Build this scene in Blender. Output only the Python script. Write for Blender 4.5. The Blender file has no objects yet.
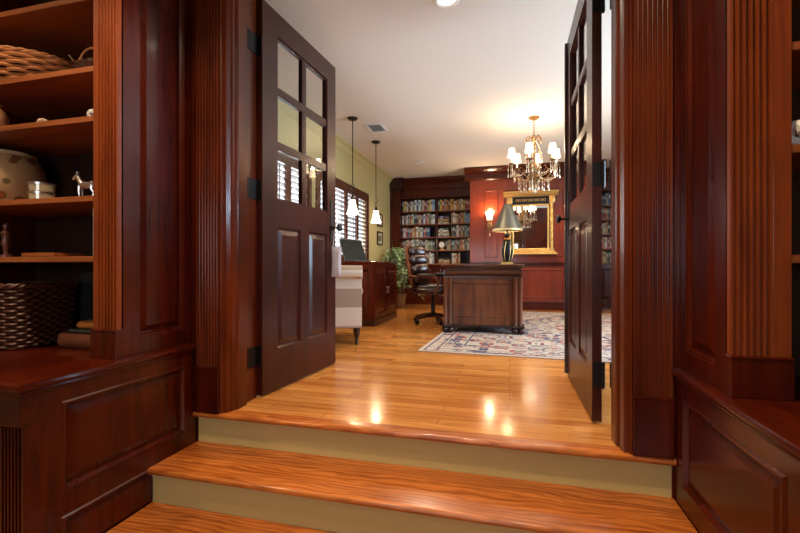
import bpy, bmesh, math, random
from mathutils import Vector, Matrix
random.seed(7)
SC = bpy.context.scene
COL = SC.collection
R = math.radians

# ------------------------------------------------------------------ camera, world, lights, exposure
cam_d = bpy.data.cameras.new('camera'); cam = bpy.data.objects.new('camera', cam_d); COL.objects.link(cam)
cam.location = (0, 0, 0.78); cam.rotation_euler = (R(90), 0, R(14.5))
cam_d.sensor_width = 36; cam_d.lens = 424 / 800 * 36; cam_d.shift_y = 1.5 / 800; cam_d.clip_start = 0.02
SC.camera = cam
SC.view_settings.view_transform = 'Standard'; SC.view_settings.look = 'None'
SC.view_settings.gamma = 1; SC.view_settings.use_curve_mapping = False
SC.view_settings.exposure = 0.75
w = bpy.data.worlds.new('world'); SC.world = w; w.use_nodes = True
bg = w.node_tree.nodes['Background']; bg.inputs[0].default_value = (0.74, 0.87, 1.0, 1); bg.inputs[1].default_value = 2.0

WARM = (1.0, 0.72, 0.42); COOL = (0.55, 0.76, 1.0)
def light(name, kind, loc, energy, color, size=0.1, rot=(0, 0, 0), sy=None, spot=None, blend=0.6):
    d = bpy.data.lights.new(name, kind); d.energy = energy; d.color = color
    if kind == 'AREA':
        d.size = size
        if sy: d.shape = 'RECTANGLE'; d.size_y = sy
    elif kind == 'SPOT':
        d.shadow_soft_size = size; d.spot_size = R(spot or 110); d.spot_blend = blend
    else: d.shadow_soft_size = size
    o = bpy.data.objects.new(name, d); o.location = loc; o.rotation_euler = [R(a) for a in rot]; COL.objects.link(o)
    return o
# daylight outside the windows
light('daylight_study_east', 'AREA', (3.5, 3.9, 1.5), 270, COOL, 1.7, (0, 90, 0), 2.8)
light('daylight_study_west', 'AREA', (-2.95, 5.1, 1.5), 110, (0.95, 0.97, 1.0), 1.5, (0, -90, 0), 4.6)
light('daylight_den_south', 'AREA', (-0.8, -3.4, 1.2), 26, (0.85, 0.9, 1.0), 2.4, (90, 0, 0), 1.4)

# ------------------------------------------------------------------ mesh helpers
def V3(*a): return Vector(a)
class MB:
    def __init__(s): s.bm = bmesh.new(); s.mi = 0
    def f(s, vs):
        try: fc = s.bm.faces.new(vs); fc.material_index = s.mi; return fc
        except ValueError: return None
    def box(s, x0, x1, y0, y1, z0, z1, bev=0):
        if bev:
            b = min(bev, (x1-x0)/2.2, (y1-y0)/2.2, (z1-z0)/2.2)
            t = bmesh.new(); r = bmesh.ops.create_cube(t, size=1)
            for v in t.verts: v.co = Vector(((x0+x1)/2+v.co.x*(x1-x0), (y0+y1)/2+v.co.y*(y1-y0), (z0+z1)/2+v.co.z*(z1-z0)))
            bmesh.ops.bevel(t, geom=t.edges[:], offset=b, segments=2, affect='EDGES', profile=0.5)
            s.merge(t); return s
        v = [s.bm.verts.new(c) for c in ((x0,y0,z0),(x1,y0,z0),(x1,y1,z0),(x0,y1,z0),(x0,y0,z1),(x1,y0,z1),(x1,y1,z1),(x0,y1,z1))]
        for q in ((0,3,2,1),(4,5,6,7),(0,1,5,4),(1,2,6,5),(2,3,7,6),(3,0,4,7)): s.f([v[i] for i in q])
        return s
    def merge(s, t, M=None):
        mp = {}
        for v in t.verts: mp[v] = s.bm.verts.new(M @ v.co if M else v.co)
        for fc in t.faces:
            n = s.f([mp[v] for v in fc.verts])
            if n and fc.material_index: n.material_index = fc.material_index
        t.free()
    def add(s, other, M): s.merge(other.bm, M); return s
    def lathe(s, prof, c=(0,0,0), n=20, cap=True, sx=1, sy=1):
        rings = []
        for r, z in prof:
            rings.append([s.bm.verts.new((c[0]+r*sx*math.cos(2*math.pi*i/n), c[1]+r*sy*math.sin(2*math.pi*i/n), c[2]+z)) for i in range(n)])
        for a, b in zip(rings, rings[1:]):
            for i in range(n): s.f([a[i], a[(i+1) % n], b[(i+1) % n], b[i]])
        if cap:
            if prof[0][0] > 1e-4: s.f(rings[0][::-1])
            if prof[-1][0] > 1e-4: s.f(rings[-1])
        return s
    def tube(s, pts, r, n=8, cap=True):
        pts = [Vector(p) for p in pts]; k = len(pts)
        rs = r if isinstance(r, (list, tuple)) else [r]*k
        rings = []; up = None
        for i, p in enumerate(pts):
            t = (pts[min(i+1, k-1)] - pts[max(i-1, 0)])
            if t.length < 1e-9: t = Vector((0,0,1))
            t.normalize()
            if up is None: up = Vector((0,0,1)) if abs(t.z) < 0.9 else Vector((1,0,0))
            a = t.cross(up)
            if a.length < 1e-5: a = t.cross(Vector((0.3,1,0.2)))
            a.normalize(); b = a.cross(t).normalized(); up = b
            rings.append([s.bm.verts.new(p + (a*math.cos(2*math.pi*j/n) + b*math.sin(2*math.pi*j/n))*rs[i]) for j in range(n)])
        for A, B in zip(rings, rings[1:]):
            for j in range(n): s.f([A[j], B[j], B[(j+1) % n], A[(j+1) % n]])
        if cap: s.f(rings[0]); s.f(rings[-1][::-1])
        return s
    def ball(s, c, r, sc=(1,1,1), n=12):
        t = bmesh.new(); bmesh.ops.create_uvsphere(t, u_segments=n, v_segments=max(6, n*2//3), radius=r)
        s.merge(t, Matrix.Translation(c) @ Matrix.Diagonal((*sc, 1))); return s
    def prism(s, poly, lo, hi, axis='z'):
        # poly: 2-D points; axis z: (x,y); axis x: (y,z); axis y: (x,z)
        def P(p, t): return (p[0], p[1], t) if axis == 'z' else ((t, p[0], p[1]) if axis == 'x' else (p[0], t, p[1]))
        a = [s.bm.verts.new(P(p, lo)) for p in poly]; b = [s.bm.verts.new(P(p, hi)) for p in poly]
        n = len(poly)
        for i in range(n): s.f([a[i], a[(i+1) % n], b[(i+1) % n], b[i]])
        s.f(a[::-1]); s.f(b); return s
    def facade(s, o, U, V, N, w, h, cells, t=0.02, rings=((0,0),(0.008,-0.004),(0.016,-0.012),(0.022,-0.012),(0.05,-0.003),(0.052,-0.003))):
        o, U, V, N = Vector(o), Vector(U), Vector(V), Vector(N)
        def vt(x, z, d): return s.bm.verts.new(o + U*x + V*z + N*d)
        xs = sorted({0, w} | {c[0] for c in cells} | {c[1] for c in cells}); zs = sorted({0, h} | {c[2] for c in cells} | {c[3] for c in cells})
        for x0, x1 in zip(xs, xs[1:]):
            for z0, z1 in zip(zs, zs[1:]):
                mx, mz = (x0+x1)/2, (z0+z1)/2
                if any(c[0] < mx < c[1] and c[2] < mz < c[3] for c in cells): continue
                s.f([vt(x0,z0,0), vt(x1,z0,0), vt(x1,z1,0), vt(x0,z1,0)])
        c4 = ((0,0),(w,0),(w,h),(0,h))
        for i in range(4):
            p, q = c4[i], c4[(i+1) % 4]
            s.f([vt(*p, -t), vt(*q, -t), vt(*q, 0), vt(*p, 0)])
        for (x0, x1, z0, z1) in cells:
            prev = None
            for ins, d in rings:
                cur = [vt(x0+ins,z0+ins,d), vt(x1-ins,z0+ins,d), vt(x1-ins,z1-ins,d), vt(x0+ins,z1-ins,d)]
                if prev:
                    for i in range(4): s.f([prev[i], prev[(i+1) % 4], cur[(i+1) % 4], cur[i]])
                prev = cur
            s.f(prev)
        return s
    def build(s, name, mat, parent=None, loc=None, smooth=False, rotz=0, fix=True):
        if fix:
            bmesh.ops.remove_doubles(s.bm, verts=s.bm.verts[:], dist=1e-5)
            bmesh.ops.recalc_face_normals(s.bm, faces=s.bm.faces[:])
        me = bpy.data.meshes.new(name); s.bm.to_mesh(me); s.bm.free()
        for m in (mat if isinstance(mat, (list, tuple)) else [mat]): me.materials.append(m)
        if smooth:
            me.polygons.foreach_set('use_smooth', [True]*len(me.polygons))
            try: me.set_sharp_from_angle(angle=R(40))
            except Exception: pass
        o = bpy.data.objects.new(name, me); COL.objects.link(o)
        if parent: o.parent = parent
        if loc: o.location = loc
        if rotz: o.rotation_euler.z = rotz
        return o
def tag(o, label=None, cat=None, group=None, kind=None):
    if label: o['label'] = label
    if cat: o['category'] = cat
    if group: o['group'] = group
    if kind: o['kind'] = kind
    return o
def thing(name, label, cat, loc=(0,0,0), rotz=0, group=None):
    o = bpy.data.objects.new(name, None); COL.objects.link(o); o.location = loc; o.rotation_euler.z = rotz; o.empty_display_size = 0.1
    return tag(o, label, cat, group)
def struct(o): o['kind'] = 'structure'; return o
def copy_tree(o, parent=None):
    c = o.copy(); COL.objects.link(c)
    if parent: c.parent = parent
    for ch in list(o.children): copy_tree(ch, c)
    return c
def flutes(x0, x1, yf, yb, n, depth=0.006, m=0.008, gap=0.25):
    """outline of a fluted board: front towards -Y at yf, back at yb"""
    pts = [(x0, yb), (x0, yf), (x0+m, yf)]
    wv = (x1-x0-2*m)/n
    for i in range(n):
        a = x0+m+i*wv; g = wv*gap/2
        for k in range(7):
            th = math.pi*k/6
            pts.append((a+g+(wv-2*g)*(1-math.cos(th))/2, yf+depth*math.sin(th)))
    pts += [(x1-m, yf), (x1, yf), (x1, yb)]
    return pts

# ------------------------------------------------------------------ materials
def mat(name): m = bpy.data.materials.new(name); m.use_nodes = True; return m, m.node_tree, m.node_tree.nodes['Principled BSDF']
def plain(name, col, rough=0.5, metal=0, coat=0, spec=None, bump=0, bscale=60, emit=None, estr=0):
    m, t, p = mat(name); p.inputs['Base Color'].default_value = (*col, 1); p.inputs['Roughness'].default_value = rough
    p.inputs['Metallic'].default_value = metal; p.inputs['Coat Weight'].default_value = coat
    if emit: p.inputs['Emission Color'].default_value = (*emit, 1); p.inputs['Emission Strength'].default_value = estr
    tc = t.nodes.new('ShaderNodeTexCoord'); n = t.nodes.new('ShaderNodeTexNoise'); n.inputs['Scale'].default_value = bscale
    t.links.new(tc.outputs['Object'], n.inputs['Vector'])
    mx = t.nodes.new('ShaderNodeMixRGB'); mx.blend_type = 'MULTIPLY'; mx.inputs[0].default_value = 0.12
    mx.inputs[1].default_value = (*col, 1); t.links.new(n.outputs['Color'], mx.inputs[2]); t.links.new(mx.outputs[0], p.inputs['Base Color'])
    if bump:
        b = t.nodes.new('ShaderNodeBump'); b.inputs['Strength'].default_value = bump; b.inputs['Distance'].default_value = 0.002
        t.links.new(n.outputs['Fac'], b.inputs['Height']); t.links.new(b.outputs[0], p.inputs['Normal'])
    return m
def wood(name, c1, c2, axis='z', rough=0.3, coat=0.3, scale=1.0, contrast=0.5, figure=0.0):
    m, t, p = mat(name); N, L = t.nodes, t.links
    tc = N.new('ShaderNodeTexCoord'); mp = N.new('ShaderNodeMapping'); L.new(tc.outputs['Object'], mp.inputs['Vector'])
    sc = [22*scale]*3; sc['xyz'.index(axis)] = 1.6*scale; mp.inputs['Scale'].default_value = sc
    n1 = N.new('ShaderNodeTexNoise'); n1.inputs['Scale'].default_value = 1.0; n1.inputs['Detail'].default_value = 6; n1.inputs['Roughness'].default_value = 0.6; n1.inputs['Distortion'].default_value = 0.6
    L.new(mp.outputs[0], n1.inputs['Vector'])
    n2 = N.new('ShaderNodeTexNoise'); n2.inputs['Scale'].default_value = 2.2; n2.inputs['Detail'].default_value = 2; L.new(tc.outputs['Object'], n2.inputs['Vector'])
    add = N.new('ShaderNodeMath'); add.operation = 'MULTIPLY_ADD'; add.inputs[1].default_value = 0.6; L.new(n1.outputs['Fac'], add.inputs[0])
    m2 = N.new('ShaderNodeMath'); m2.operation = 'MULTIPLY'; m2.inputs[1].default_value = 0.4; L.new(n2.outputs['Fac'], m2.inputs[0]); L.new(m2.outputs[0], add.inputs[2])
    cr = N.new('ShaderNodeValToRGB'); cr.color_ramp.elements[0].position = 0.5-0.25*contrast-0.02; cr.color_ramp.elements[1].position = 0.5+0.25*contrast
    cr.color_ramp.elements[0].color = (*c1, 1); cr.color_ramp.elements[1].color = (*c2, 1)
    src = add.outputs[0]
    if figure:
        wv = N.new('ShaderNodeTexWave'); wv.wave_type = 'BANDS'; wv.bands_direction = 'Y' if axis == 'x' else 'X'
        wv.inputs['Scale'].default_value = 3.2*scale; wv.inputs['Distortion'].default_value = 16; wv.inputs['Detail'].default_value = 2.5; wv.inputs['Detail Scale'].default_value = 0.8; wv.inputs['Detail Roughness'].default_value = 0.6
        mp2 = N.new('ShaderNodeMapping'); s2 = [3.6]*3; s2['xyz'.index(axis)] = 0.85; mp2.inputs['Scale'].default_value = s2
        L.new(tc.outputs['Object'], mp2.inputs['Vector']); L.new(mp2.outputs[0], wv.inputs['Vector'])
        mm = N.new('ShaderNodeMath'); mm.operation = 'MULTIPLY_ADD'; mm.inputs[1].default_value = figure; L.new(wv.outputs['Fac'], mm.inputs[0])
        m3 = N.new('ShaderNodeMath'); m3.operation = 'MULTIPLY'; m3.inputs[1].default_value = 1-figure; L.new(src, m3.inputs[0]); L.new(m3.outputs[0], mm.inputs[2]); src = mm.outputs[0]
    L.new(src, cr.inputs[0]); L.new(cr.outputs[0], p.inputs['Base Color'])
    p.inputs['Roughness'].default_value = rough; p.inputs['Coat Weight'].default_value = coat; p.inputs['Coat Roughness'].default_value = 0.12; p.inputs['Specular IOR Level'].default_value = 0.33
    b = N.new('ShaderNodeBump'); b.inputs['Strength'].default_value = 0.08; b.inputs['Distance'].default_value = 0.002
    L.new(n1.outputs['Fac'], b.inputs['Height']); L.new(b.outputs[0], p.inputs['Normal'])
    return m
CH1, CH2 = (0.026, 0.0022, 0.0005), (0.080, 0.0080, 0.0014)
cherry = wood('cherry_upright', CH1, CH2, 'z', 0.25, 0.15)
cherry_x = wood('cherry_lengthwise', CH1, CH2, 'x', 0.25, 0.15)
cherry_y = wood('cherry_deep', CH1, CH2, 'y', 0.22, 0.2)
cherry_half_lit = wood('cherry_half_lit_casing', (0.052, 0.007, 0.0015), (0.135, 0.023, 0.004), 'z', 0.28, 0.15)  # same cherry, lightened to carry the lamplight on the door casing
shelfw = wood('shelf_wood', (0.15, 0.036, 0.008), (0.31, 0.088, 0.020), 'x', 0.42, 0.15)
cherry_lit = wood('cherry_lit_pilaster', (0.11, 0.018, 0.003), (0.26, 0.050, 0.008), 'z', 0.36, 0.25)  # same cherry with the light from above put into its colour
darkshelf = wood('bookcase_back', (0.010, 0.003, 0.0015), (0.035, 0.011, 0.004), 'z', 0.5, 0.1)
redwall = wood('cherry_wall', (0.11, 0.012, 0.003), (0.20, 0.027, 0.006), 'z', 0.32, 0.35)
doorw = wood('door_wood', (0.024, 0.0038, 0.002), (0.055, 0.0085, 0.004), 'z', 0.32, 0.12)
doorw_x = wood('door_wood_rail', (0.026, 0.005, 0.0035), (0.055, 0.0105, 0.006), 'x', 0.3, 0.4)
walnut = wood('desk_wood', (0.055, 0.010, 0.002), (0.17, 0.045, 0.010), 'z', 0.5, 0.12, 0.8)
walnut_x = wood('desk_wood_lengthwise', (0.03, 0.006, 0.002), (0.075, 0.018, 0.005), 'x', 0.3, 0.4, 0.8)
darkw = wood('dark_wood', (0.016, 0.004, 0.002), (0.04, 0.010, 0.005), 'z', 0.35, 0.3)
shut = wood('shutter_wood', (0.05, 0.014, 0.007), (0.10, 0.03, 0.014), 'y', 0.4, 0.2)
tread = wood('oak_tread', (0.21, 0.044, 0.006), (0.60, 0.185, 0.033), 'x', 0.26, 0.3, 1.0, 0.7, 0.16)
def floor_mat():
    m, t, p = mat('oak_floor'); N, L = t.nodes, t.links
    tc = N.new('ShaderNodeTexCoord')
    br = N.new('ShaderNodeTexBrick'); br.inputs['Scale'].default_value = 1; br.inputs['Brick Width'].default_value = 0.95; br.inputs['Row Height'].default_value = 0.07
    br.inputs['Mortar Size'].default_value = 0.0012; br.inputs['Mortar Smooth'].default_value = 0.3; br.offset = 0.37; br.offset_frequency = 3
    br.inputs['Color1'].default_value = (0.49, 0.172, 0.032, 1); br.inputs['Color2'].default_value = (0.71, 0.315, 0.08, 1); br.inputs['Mortar'].default_value = (0.16, 0.045, 0.012, 1)
    L.new(tc.outputs['Object'], br.inputs['Vector'])
    mp = N.new('ShaderNodeMapping'); mp.inputs['Scale'].default_value = (2.5, 45, 1); L.new(tc.outputs['Object'], mp.inputs['Vector'])
    n = N.new('ShaderNodeTexNoise'); n.inputs['Scale'].default_value = 1; n.inputs['Detail'].default_value = 5; n.inputs['Distortion'].default_value = 1.2; L.new(mp.outputs[0], n.inputs['Vector'])
    cr = N.new('ShaderNodeValToRGB'); cr.color_ramp.elements[0].position = 0.33; cr.color_ramp.elements[0].color = (0.62, 0.50, 0.38, 1); cr.color_ramp.elements[1].position = 0.62; cr.color_ramp.elements[1].color = (1, 1, 1, 1)
    L.new(n.outputs['Fac'], cr.inputs[0])
    mx = N.new('ShaderNodeMixRGB'); mx.blend_type = 'MULTIPLY'; mx.inputs[0].default_value = 0.8; L.new(br.outputs['Color'], mx.inputs[1]); L.new(cr.outputs[0], mx.inputs[2])
    L.new(mx.outputs[0], p.inputs['Base Color']); p.inputs['Roughness'].default_value = 0.2; p.inputs['Coat Weight'].default_value = 0.35; p.inputs['Coat Roughness'].default_value = 0.1
    b = N.new('ShaderNodeBump'); b.inputs['Strength'].default_value = 0.12; b.inputs['Distance'].default_value = 0.003
    n3 = N.new('ShaderNodeTexNoise'); n3.inputs['Scale'].default_value = 9; L.new(tc.outputs['Object'], n3.inputs['Vector'])
    L.new(n3.outputs['Fac'], b.inputs['Height']); L.new(b.outputs[0], p.inputs['Normal'])
    return m
oak = floor_mat()
def rug_mat(hx, hy):
    m, t, p = mat('rug_wool'); N, L = t.nodes, t.links
    tc = N.new('ShaderNodeTexCoord'); ab = N.new('ShaderNodeVectorMath'); ab.operation = 'ABSOLUTE'; L.new(tc.outputs['Object'], ab.inputs[0])
    sp = N.new('ShaderNodeSeparateXYZ'); L.new(ab.outputs[0], sp.inputs[0])
    def M(op, a, b=None):
        k = N.new('ShaderNodeMath'); k.operation = op
        for i, q in enumerate((a, b)):
            if q is None: continue
            if isinstance(q, (int, float)): k.inputs[i].default_value = q
            else: L.new(q, k.inputs[i])
        return k.outputs[0]
    d = M('MINIMUM', M('SUBTRACT', hx, sp.outputs[0]), M('SUBTRACT', hy, sp.outputs[1]))
    def ramp(src, els):
        c = N.new('ShaderNodeValToRGB'); c.color_ramp.interpolation = 'CONSTANT'
        while len(c.color_ramp.elements) < len(els): c.color_ramp.elements.new(0.5)
        for e, (pos, col) in zip(c.color_ramp.elements, els): e.position = pos; e.color = (*col, 1)
        L.new(src, c.inputs[0]); return c.outputs[0]
    ivory, navy, rust, tan, grey = (0.42,0.35,0.29), (0.05,0.045,0.09), (0.24,0.04,0.03), (0.34,0.24,0.20), (0.20,0.18,0.20)
    tile = N.new('ShaderNodeVectorMath'); tile.operation = 'FRACTION'
    sc_ = N.new('ShaderNodeVectorMath'); sc_.operation = 'SCALE'; sc_.inputs['Scale'].default_value = 3.1; L.new(ab.outputs[0], sc_.inputs[0]); L.new(sc_.outputs[0], tile.inputs[0])
    sb_ = N.new('ShaderNodeVectorMath'); sb_.operation = 'SUBTRACT'; sb_.inputs[1].default_value = (0.5, 0.5, 0); L.new(tile.outputs[0], sb_.inputs[0])
    a2_ = N.new('ShaderNodeVectorMath'); a2_.operation = 'ABSOLUTE'; L.new(sb_.outputs[0], a2_.inputs[0])
    s0_ = N.new('ShaderNodeSeparateXYZ'); L.new(a2_.outputs[0], s0_.inputs[0])
    cb_ = N.new('ShaderNodeCombineXYZ'); L.new(M('MAXIMUM', s0_.outputs[0], s0_.outputs[1]), cb_.inputs[0]); L.new(M('MINIMUM', s0_.outputs[0], s0_.outputs[1]), cb_.inputs[1]); L.new(M('ADD', M('MULTIPLY', sp.outputs[0], 0.55), M('MULTIPLY', sp.outputs[1], 0.4)), cb_.inputs[2])
    v = N.new('ShaderNodeTexVoronoi'); v.inputs['Scale'].default_value = 7.5; L.new(cb_.outputs[0], v.inputs['Vector'])
    s2 = N.new('ShaderNodeSeparateColor'); L.new(v.outputs['Color'], s2.inputs[0])
    field = ramp(s2.outputs[0], [(0, ivory), (0.22, navy), (0.38, tan), (0.55, rust), (0.68, ivory), (0.86, grey)])
    v2 = N.new('ShaderNodeTexVoronoi'); v2.inputs['Scale'].default_value = 7.5; v2.feature = 'DISTANCE_TO_EDGE'; L.new(cb_.outputs[0], v2.inputs['Vector'])
    lines = ramp(v2.outputs['Distance'], [(0, (0, 0, 0)), (0.035, (1, 1, 1))])
    mx = N.new('ShaderNodeMixRGB'); L.new(lines, mx.inputs[0]); mx.inputs[1].default_value = (*ivory, 1); L.new(field, mx.inputs[2])
    # border: bands of plain ivory and navy around patterned strips
    mask = ramp(M('DIVIDE', d, 1.0), [(0, (1,1,1)), (0.055, (0,0,0)), (0.15, (1,1,1)), (0.18, (0,0,0)), (0.36, (1,1,1)), (0.39, (0,0,0))])
    bcol = ramp(M('DIVIDE', d, 1.0), [(0, ivory), (0.04, navy), (0.055, ivory), (0.15, navy), (0.165, ivory), (0.36, ivory), (0.375, navy)])
    mx2 = N.new('ShaderNodeMixRGB'); L.new(mask, mx2.inputs[0]); L.new(mx.outputs[0], mx2.inputs[1]); L.new(bcol, mx2.inputs[2])
    L.new(mx2.outputs[0], p.inputs['Base Color']); p.inputs['Roughness'].default_value = 0.95; p.inputs['Specular IOR Level'].default_value = 0.1
    return m
def glass_mat():
    m, t, p = mat('clear_glass'); N, L = t.nodes, t.links; N.remove(p)
    tr = N.new('ShaderNodeBsdfTransparent'); tr.inputs[0].default_value = (0.96, 0.97, 0.96, 1); gl = N.new('ShaderNodeBsdfGlossy'); gl.inputs['Roughness'].default_value = 0.02
    lw = N.new('ShaderNodeLayerWeight'); pw = N.new('ShaderNodeMath'); pw.operation = 'POWER'; pw.inputs[1].default_value = 4; L.new(lw.outputs['Facing'], pw.inputs[0])
    fr = N.new('ShaderNodeMath'); fr.operation = 'MULTIPLY_ADD'; fr.inputs[1].default_value = 0.6; fr.inputs[2].default_value = 0.035; L.new(pw.outputs[0], fr.inputs[0]); mx = N.new('ShaderNodeMixShader')
    L.new(fr.outputs[0], mx.inputs[0]); L.new(tr.outputs[0], mx.inputs[1]); L.new(gl.outputs[0], mx.inputs[2]); L.new(mx.outputs[0], N['Material Output'].inputs['Surface'])
    return m
glass = glass_mat()
cream = plain('ceiling_paint', (0.78, 0.71, 0.62), 0.85)
yellow = plain('yellow_paint', (0.44, 0.35, 0.145), 0.8)
risermat = plain('olive_riser_paint', (0.56, 0.42, 0.155), 0.5)
denpaint = plain('den_wall_paint', (0.32, 0.22, 0.12), 0.8)
white = plain('white_enamel', (0.8, 0.79, 0.76), 0.4)
black = plain('black_iron', (0.012, 0.011, 0.011), 0.4, 0.6)
bronze = plain('oil_rubbed_bronze', (0.05, 0.035, 0.025), 0.35, 0.9)
pewter = plain('aged_pewter', (0.06, 0.055, 0.055), 0.45, 0.9)
gold = plain('antique_gold', (0.62, 0.36, 0.11), 0.38, 0.85, bump=0.5, bscale=90)
gilt = plain('chandelier_gilt', (0.26, 0.135, 0.05), 0.35, 0.8)
silver = plain('tarnished_silver', (0.55, 0.50, 0.46), 0.28, 0.95)
leather = plain('burgundy_leather', (0.018, 0.004, 0.004), 0.33, coat=0.2, bump=0.3)
blackplastic = plain('black_plastic', (0.012, 0.012, 0.013), 0.4)
mirrorm = plain('mirror_silvering', (0.85, 0.85, 0.85), 0.02, 1.0)
shade_lit = plain('lit_cloth_shade', (0.9, 0.8, 0.62), 0.8, emit=(1.0, 0.78, 0.5), estr=3.2)
glass_lit = plain('lit_frosted_glass', (0.9, 0.82, 0.7), 0.4, emit=(1.0, 0.80, 0.52), estr=3.0)
bulb_lit = plain('lit_bulb', (1, 0.95, 0.85), 0.4, emit=(1.0, 0.88, 0.68), estr=9)
greenshade = plain('grey_green_metal_shade', (0.14, 0.13, 0.10), 0.42, 0.6)
goldin = plain('gold_shade_lining', (0.75, 0.52, 0.22), 0.45, 0.4)
crystal = plain('crystal', (0.9, 0.72, 0.5), 0.08, 0.35, coat=1.0)
tealcushion = plain('white_linen', (0.62, 0.60, 0.70), 0.9, bump=0.3)
laptopm = plain('laptop_shell', (0.02, 0.021, 0.023), 0.5, 0.0)
screenm = plain('dark_screen_glass', (0.012, 0.016, 0.016), 0.12); screenm.node_tree.nodes['Principled BSDF'].inputs['Specular IOR Level'].default_value = 0.25
mbs = plain('wicker_light', (0.46, 0.17, 0.045), 0.6)
wdark = plain('wicker_dark', (0.075, 0.020, 0.007), 0.45)
def stripe_mat():
    m, t, p = mat('striped_upholstery'); N, L = t.nodes, t.links
    tc = N.new('ShaderNodeTexCoord'); sp = N.new('ShaderNodeSeparateXYZ'); L.new(tc.outputs['Object'], sp.inputs[0])
    a = N.new('ShaderNodeMath'); a.operation = 'MULTIPLY'; a.inputs[1].default_value = 2.63; L.new(sp.outputs[2], a.inputs[0])
    b = N.new('ShaderNodeMath'); b.operation = 'FRACT'; L.new(a.outputs[0], b.inputs[0])
    c = N.new('ShaderNodeValToRGB'); c.color_ramp.interpolation = 'CONSTANT'; c.color_ramp.elements[0].color = (0.36, 0.25, 0.18, 1); c.color_ramp.elements[1].position = 0.5; c.color_ramp.elements[1].color = (0.66, 0.54, 0.43, 1)
    L.new(b.outputs[0], c.inputs[0]); L.new(c.outputs[0], p.inputs['Base Color']); p.inputs['Roughness'].default_value = 0.9
    return m
striped = stripe_mat()
def jar_mat():
    m, t, p = mat('painted_stoneware'); N, L = t.nodes, t.links
    tc = N.new('ShaderNodeTexCoord'); v = N.new('ShaderNodeTexVoronoi'); v.inputs['Scale'].default_value = 17; L.new(tc.outputs['Object'], v.inputs['Vector'])
    c = N.new('ShaderNodeValToRGB'); c.color_ramp.interpolation = 'EASE'
    els = [(0, (0.50, 0.22, 0.04)), (0.18, (0.30, 0.05, 0.015)), (0.36, (0.12, 0.10, 0.03)), (0.45, (0.44, 0.28, 0.13))]
    while len(c.color_ramp.elements) < 4: c.color_ramp.elements.new(0.5)
    for e, (q, col) in zip(c.color_ramp.elements, els): e.position = q; e.color = (*col, 1)
    n = N.new('ShaderNodeTexNoise'); n.inputs['Scale'].default_value = 5; L.new(tc.outputs['Object'], n.inputs['Vector'])
    k = N.new('ShaderNodeMath'); k.operation = 'GREATER_THAN'; k.inputs[1].default_value = 0.47; L.new(n.outputs['Fac'], k.inputs[0])
    L.new(v.outputs['Distance'], c.inputs[0]); mx = N.new('ShaderNodeMixRGB'); L.new(k.outputs[0], mx.inputs[0]); mx.inputs[1].default_value = (0.44, 0.28, 0.13, 1); L.new(c.outputs[0], mx.inputs[2])
    L.new(mx.outputs[0], p.inputs['Base Color']); p.inputs['Roughness'].default_value = 0.3
    return m
jarm = jar_mat()
def leaf_mat():
    m, t, p = mat('leaf_green'); N, L = t.nodes, t.links
    tc = N.new('ShaderNodeTexCoord'); n = N.new('ShaderNodeTexNoise'); n.inputs['Scale'].default_value = 14; L.new(tc.outputs['Object'], n.inputs['Vector'])
    c = N.new('ShaderNodeValToRGB'); c.color_ramp.elements[0].position = 0.35; c.color_ramp.elements[0].color = (0.10, 0.17, 0.05, 1); c.color_ramp.elements[1].position = 0.7; c.color_ramp.elements[1].color = (0.45, 0.55, 0.28, 1)
    L.new(n.outputs['Fac'], c.inputs[0]); L.new(c.outputs[0], p.inputs['Base Color']); p.inputs['Roughness'].default_value = 0.5
    return m
leafm = leaf_mat()

# ------------------------------------------------------------------ room shell
# study floor Z = 0, den floor Z = -0.519, ceiling 2.70
XW, XE, YN, CE = -2.5, 3.2, 9.28, 2.70
DX0, DX1, DY0 = -3.3, 2.4, -3.0
fl = struct(MB().box(XW, XE, 2.0, YN, -0.17, 0).build('floor', oak)); fl['label'] = 'glossy orange oak strip floor of the study'
struct(MB().box(DX0, DX1, DY0, 1.97, -0.58, -0.519).build('floor', oak))
struct(MB().box(XW-0.1, XE+0.1, 1.98, YN+0.1, CE, CE+0.06).build('ceiling', cream))
struct(MB().box(DX0-0.1, DX1+0.1, DY0-0.1, 1.979, CE, CE+0.06).build('ceiling', cream))
# west wall with two shuttered window banks, east wall with one window
W1, W2 = (2.95, 4.95), (5.25, 7.25); WZ0, WZ1 = 0.92, 2.04
wb = MB(); T = 0.06
wb.box(XW-T, XW, 2.17, W1[0], 0, CE).box(XW-T, XW, W1[1], W2[0], 0, CE).box(XW-T, XW, W2[1], YN, 0, CE)
for a, b in (W1, W2): wb.box(XW-T, XW, a, b, 0, WZ0).box(XW-T, XW, a, b, WZ1, CE)
struct(wb.build('wall_left', yellow))
wb = MB(); E1 = (2.7, 5.1)
wb.box(XE, XE+T, 1.98, E1[0], 0, CE).box(XE, XE+T, E1[1], YN, 0, CE).box(XE, XE+T, *E1, 0, 0.7).box(XE, XE+T, *E1, 2.3, CE)
struct(wb.build('wall_right', yellow))
struct(MB().box(XW-T, XE+T, YN, YN+0.12, 0, CE).build('wall_back', darkw))
# den walls
struct(MB().box(DX0-0.1, DX0, DY0, 1.98, -0.519, CE).build('wall_den_left', denpaint))
struct(MB().box(DX1, DX1+0.1, DY0, 1.98, -0.519, CE).build('wall_den_right', denpaint))
wb = MB(); wb.box(DX0-0.1, -2.0, DY0-0.1, DY0, -0.519, CE).box(0.4, DX1+0.1, DY0-0.1, DY0, -0.519, CE).box(-2.0, 0.4, DY0-0.1, DY0, -0.519, 0.5).box(-2.0, 0.4, DY0-0.1, DY0, 1.9, CE)
struct(wb.build('wall_den_back', denpaint))
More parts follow.
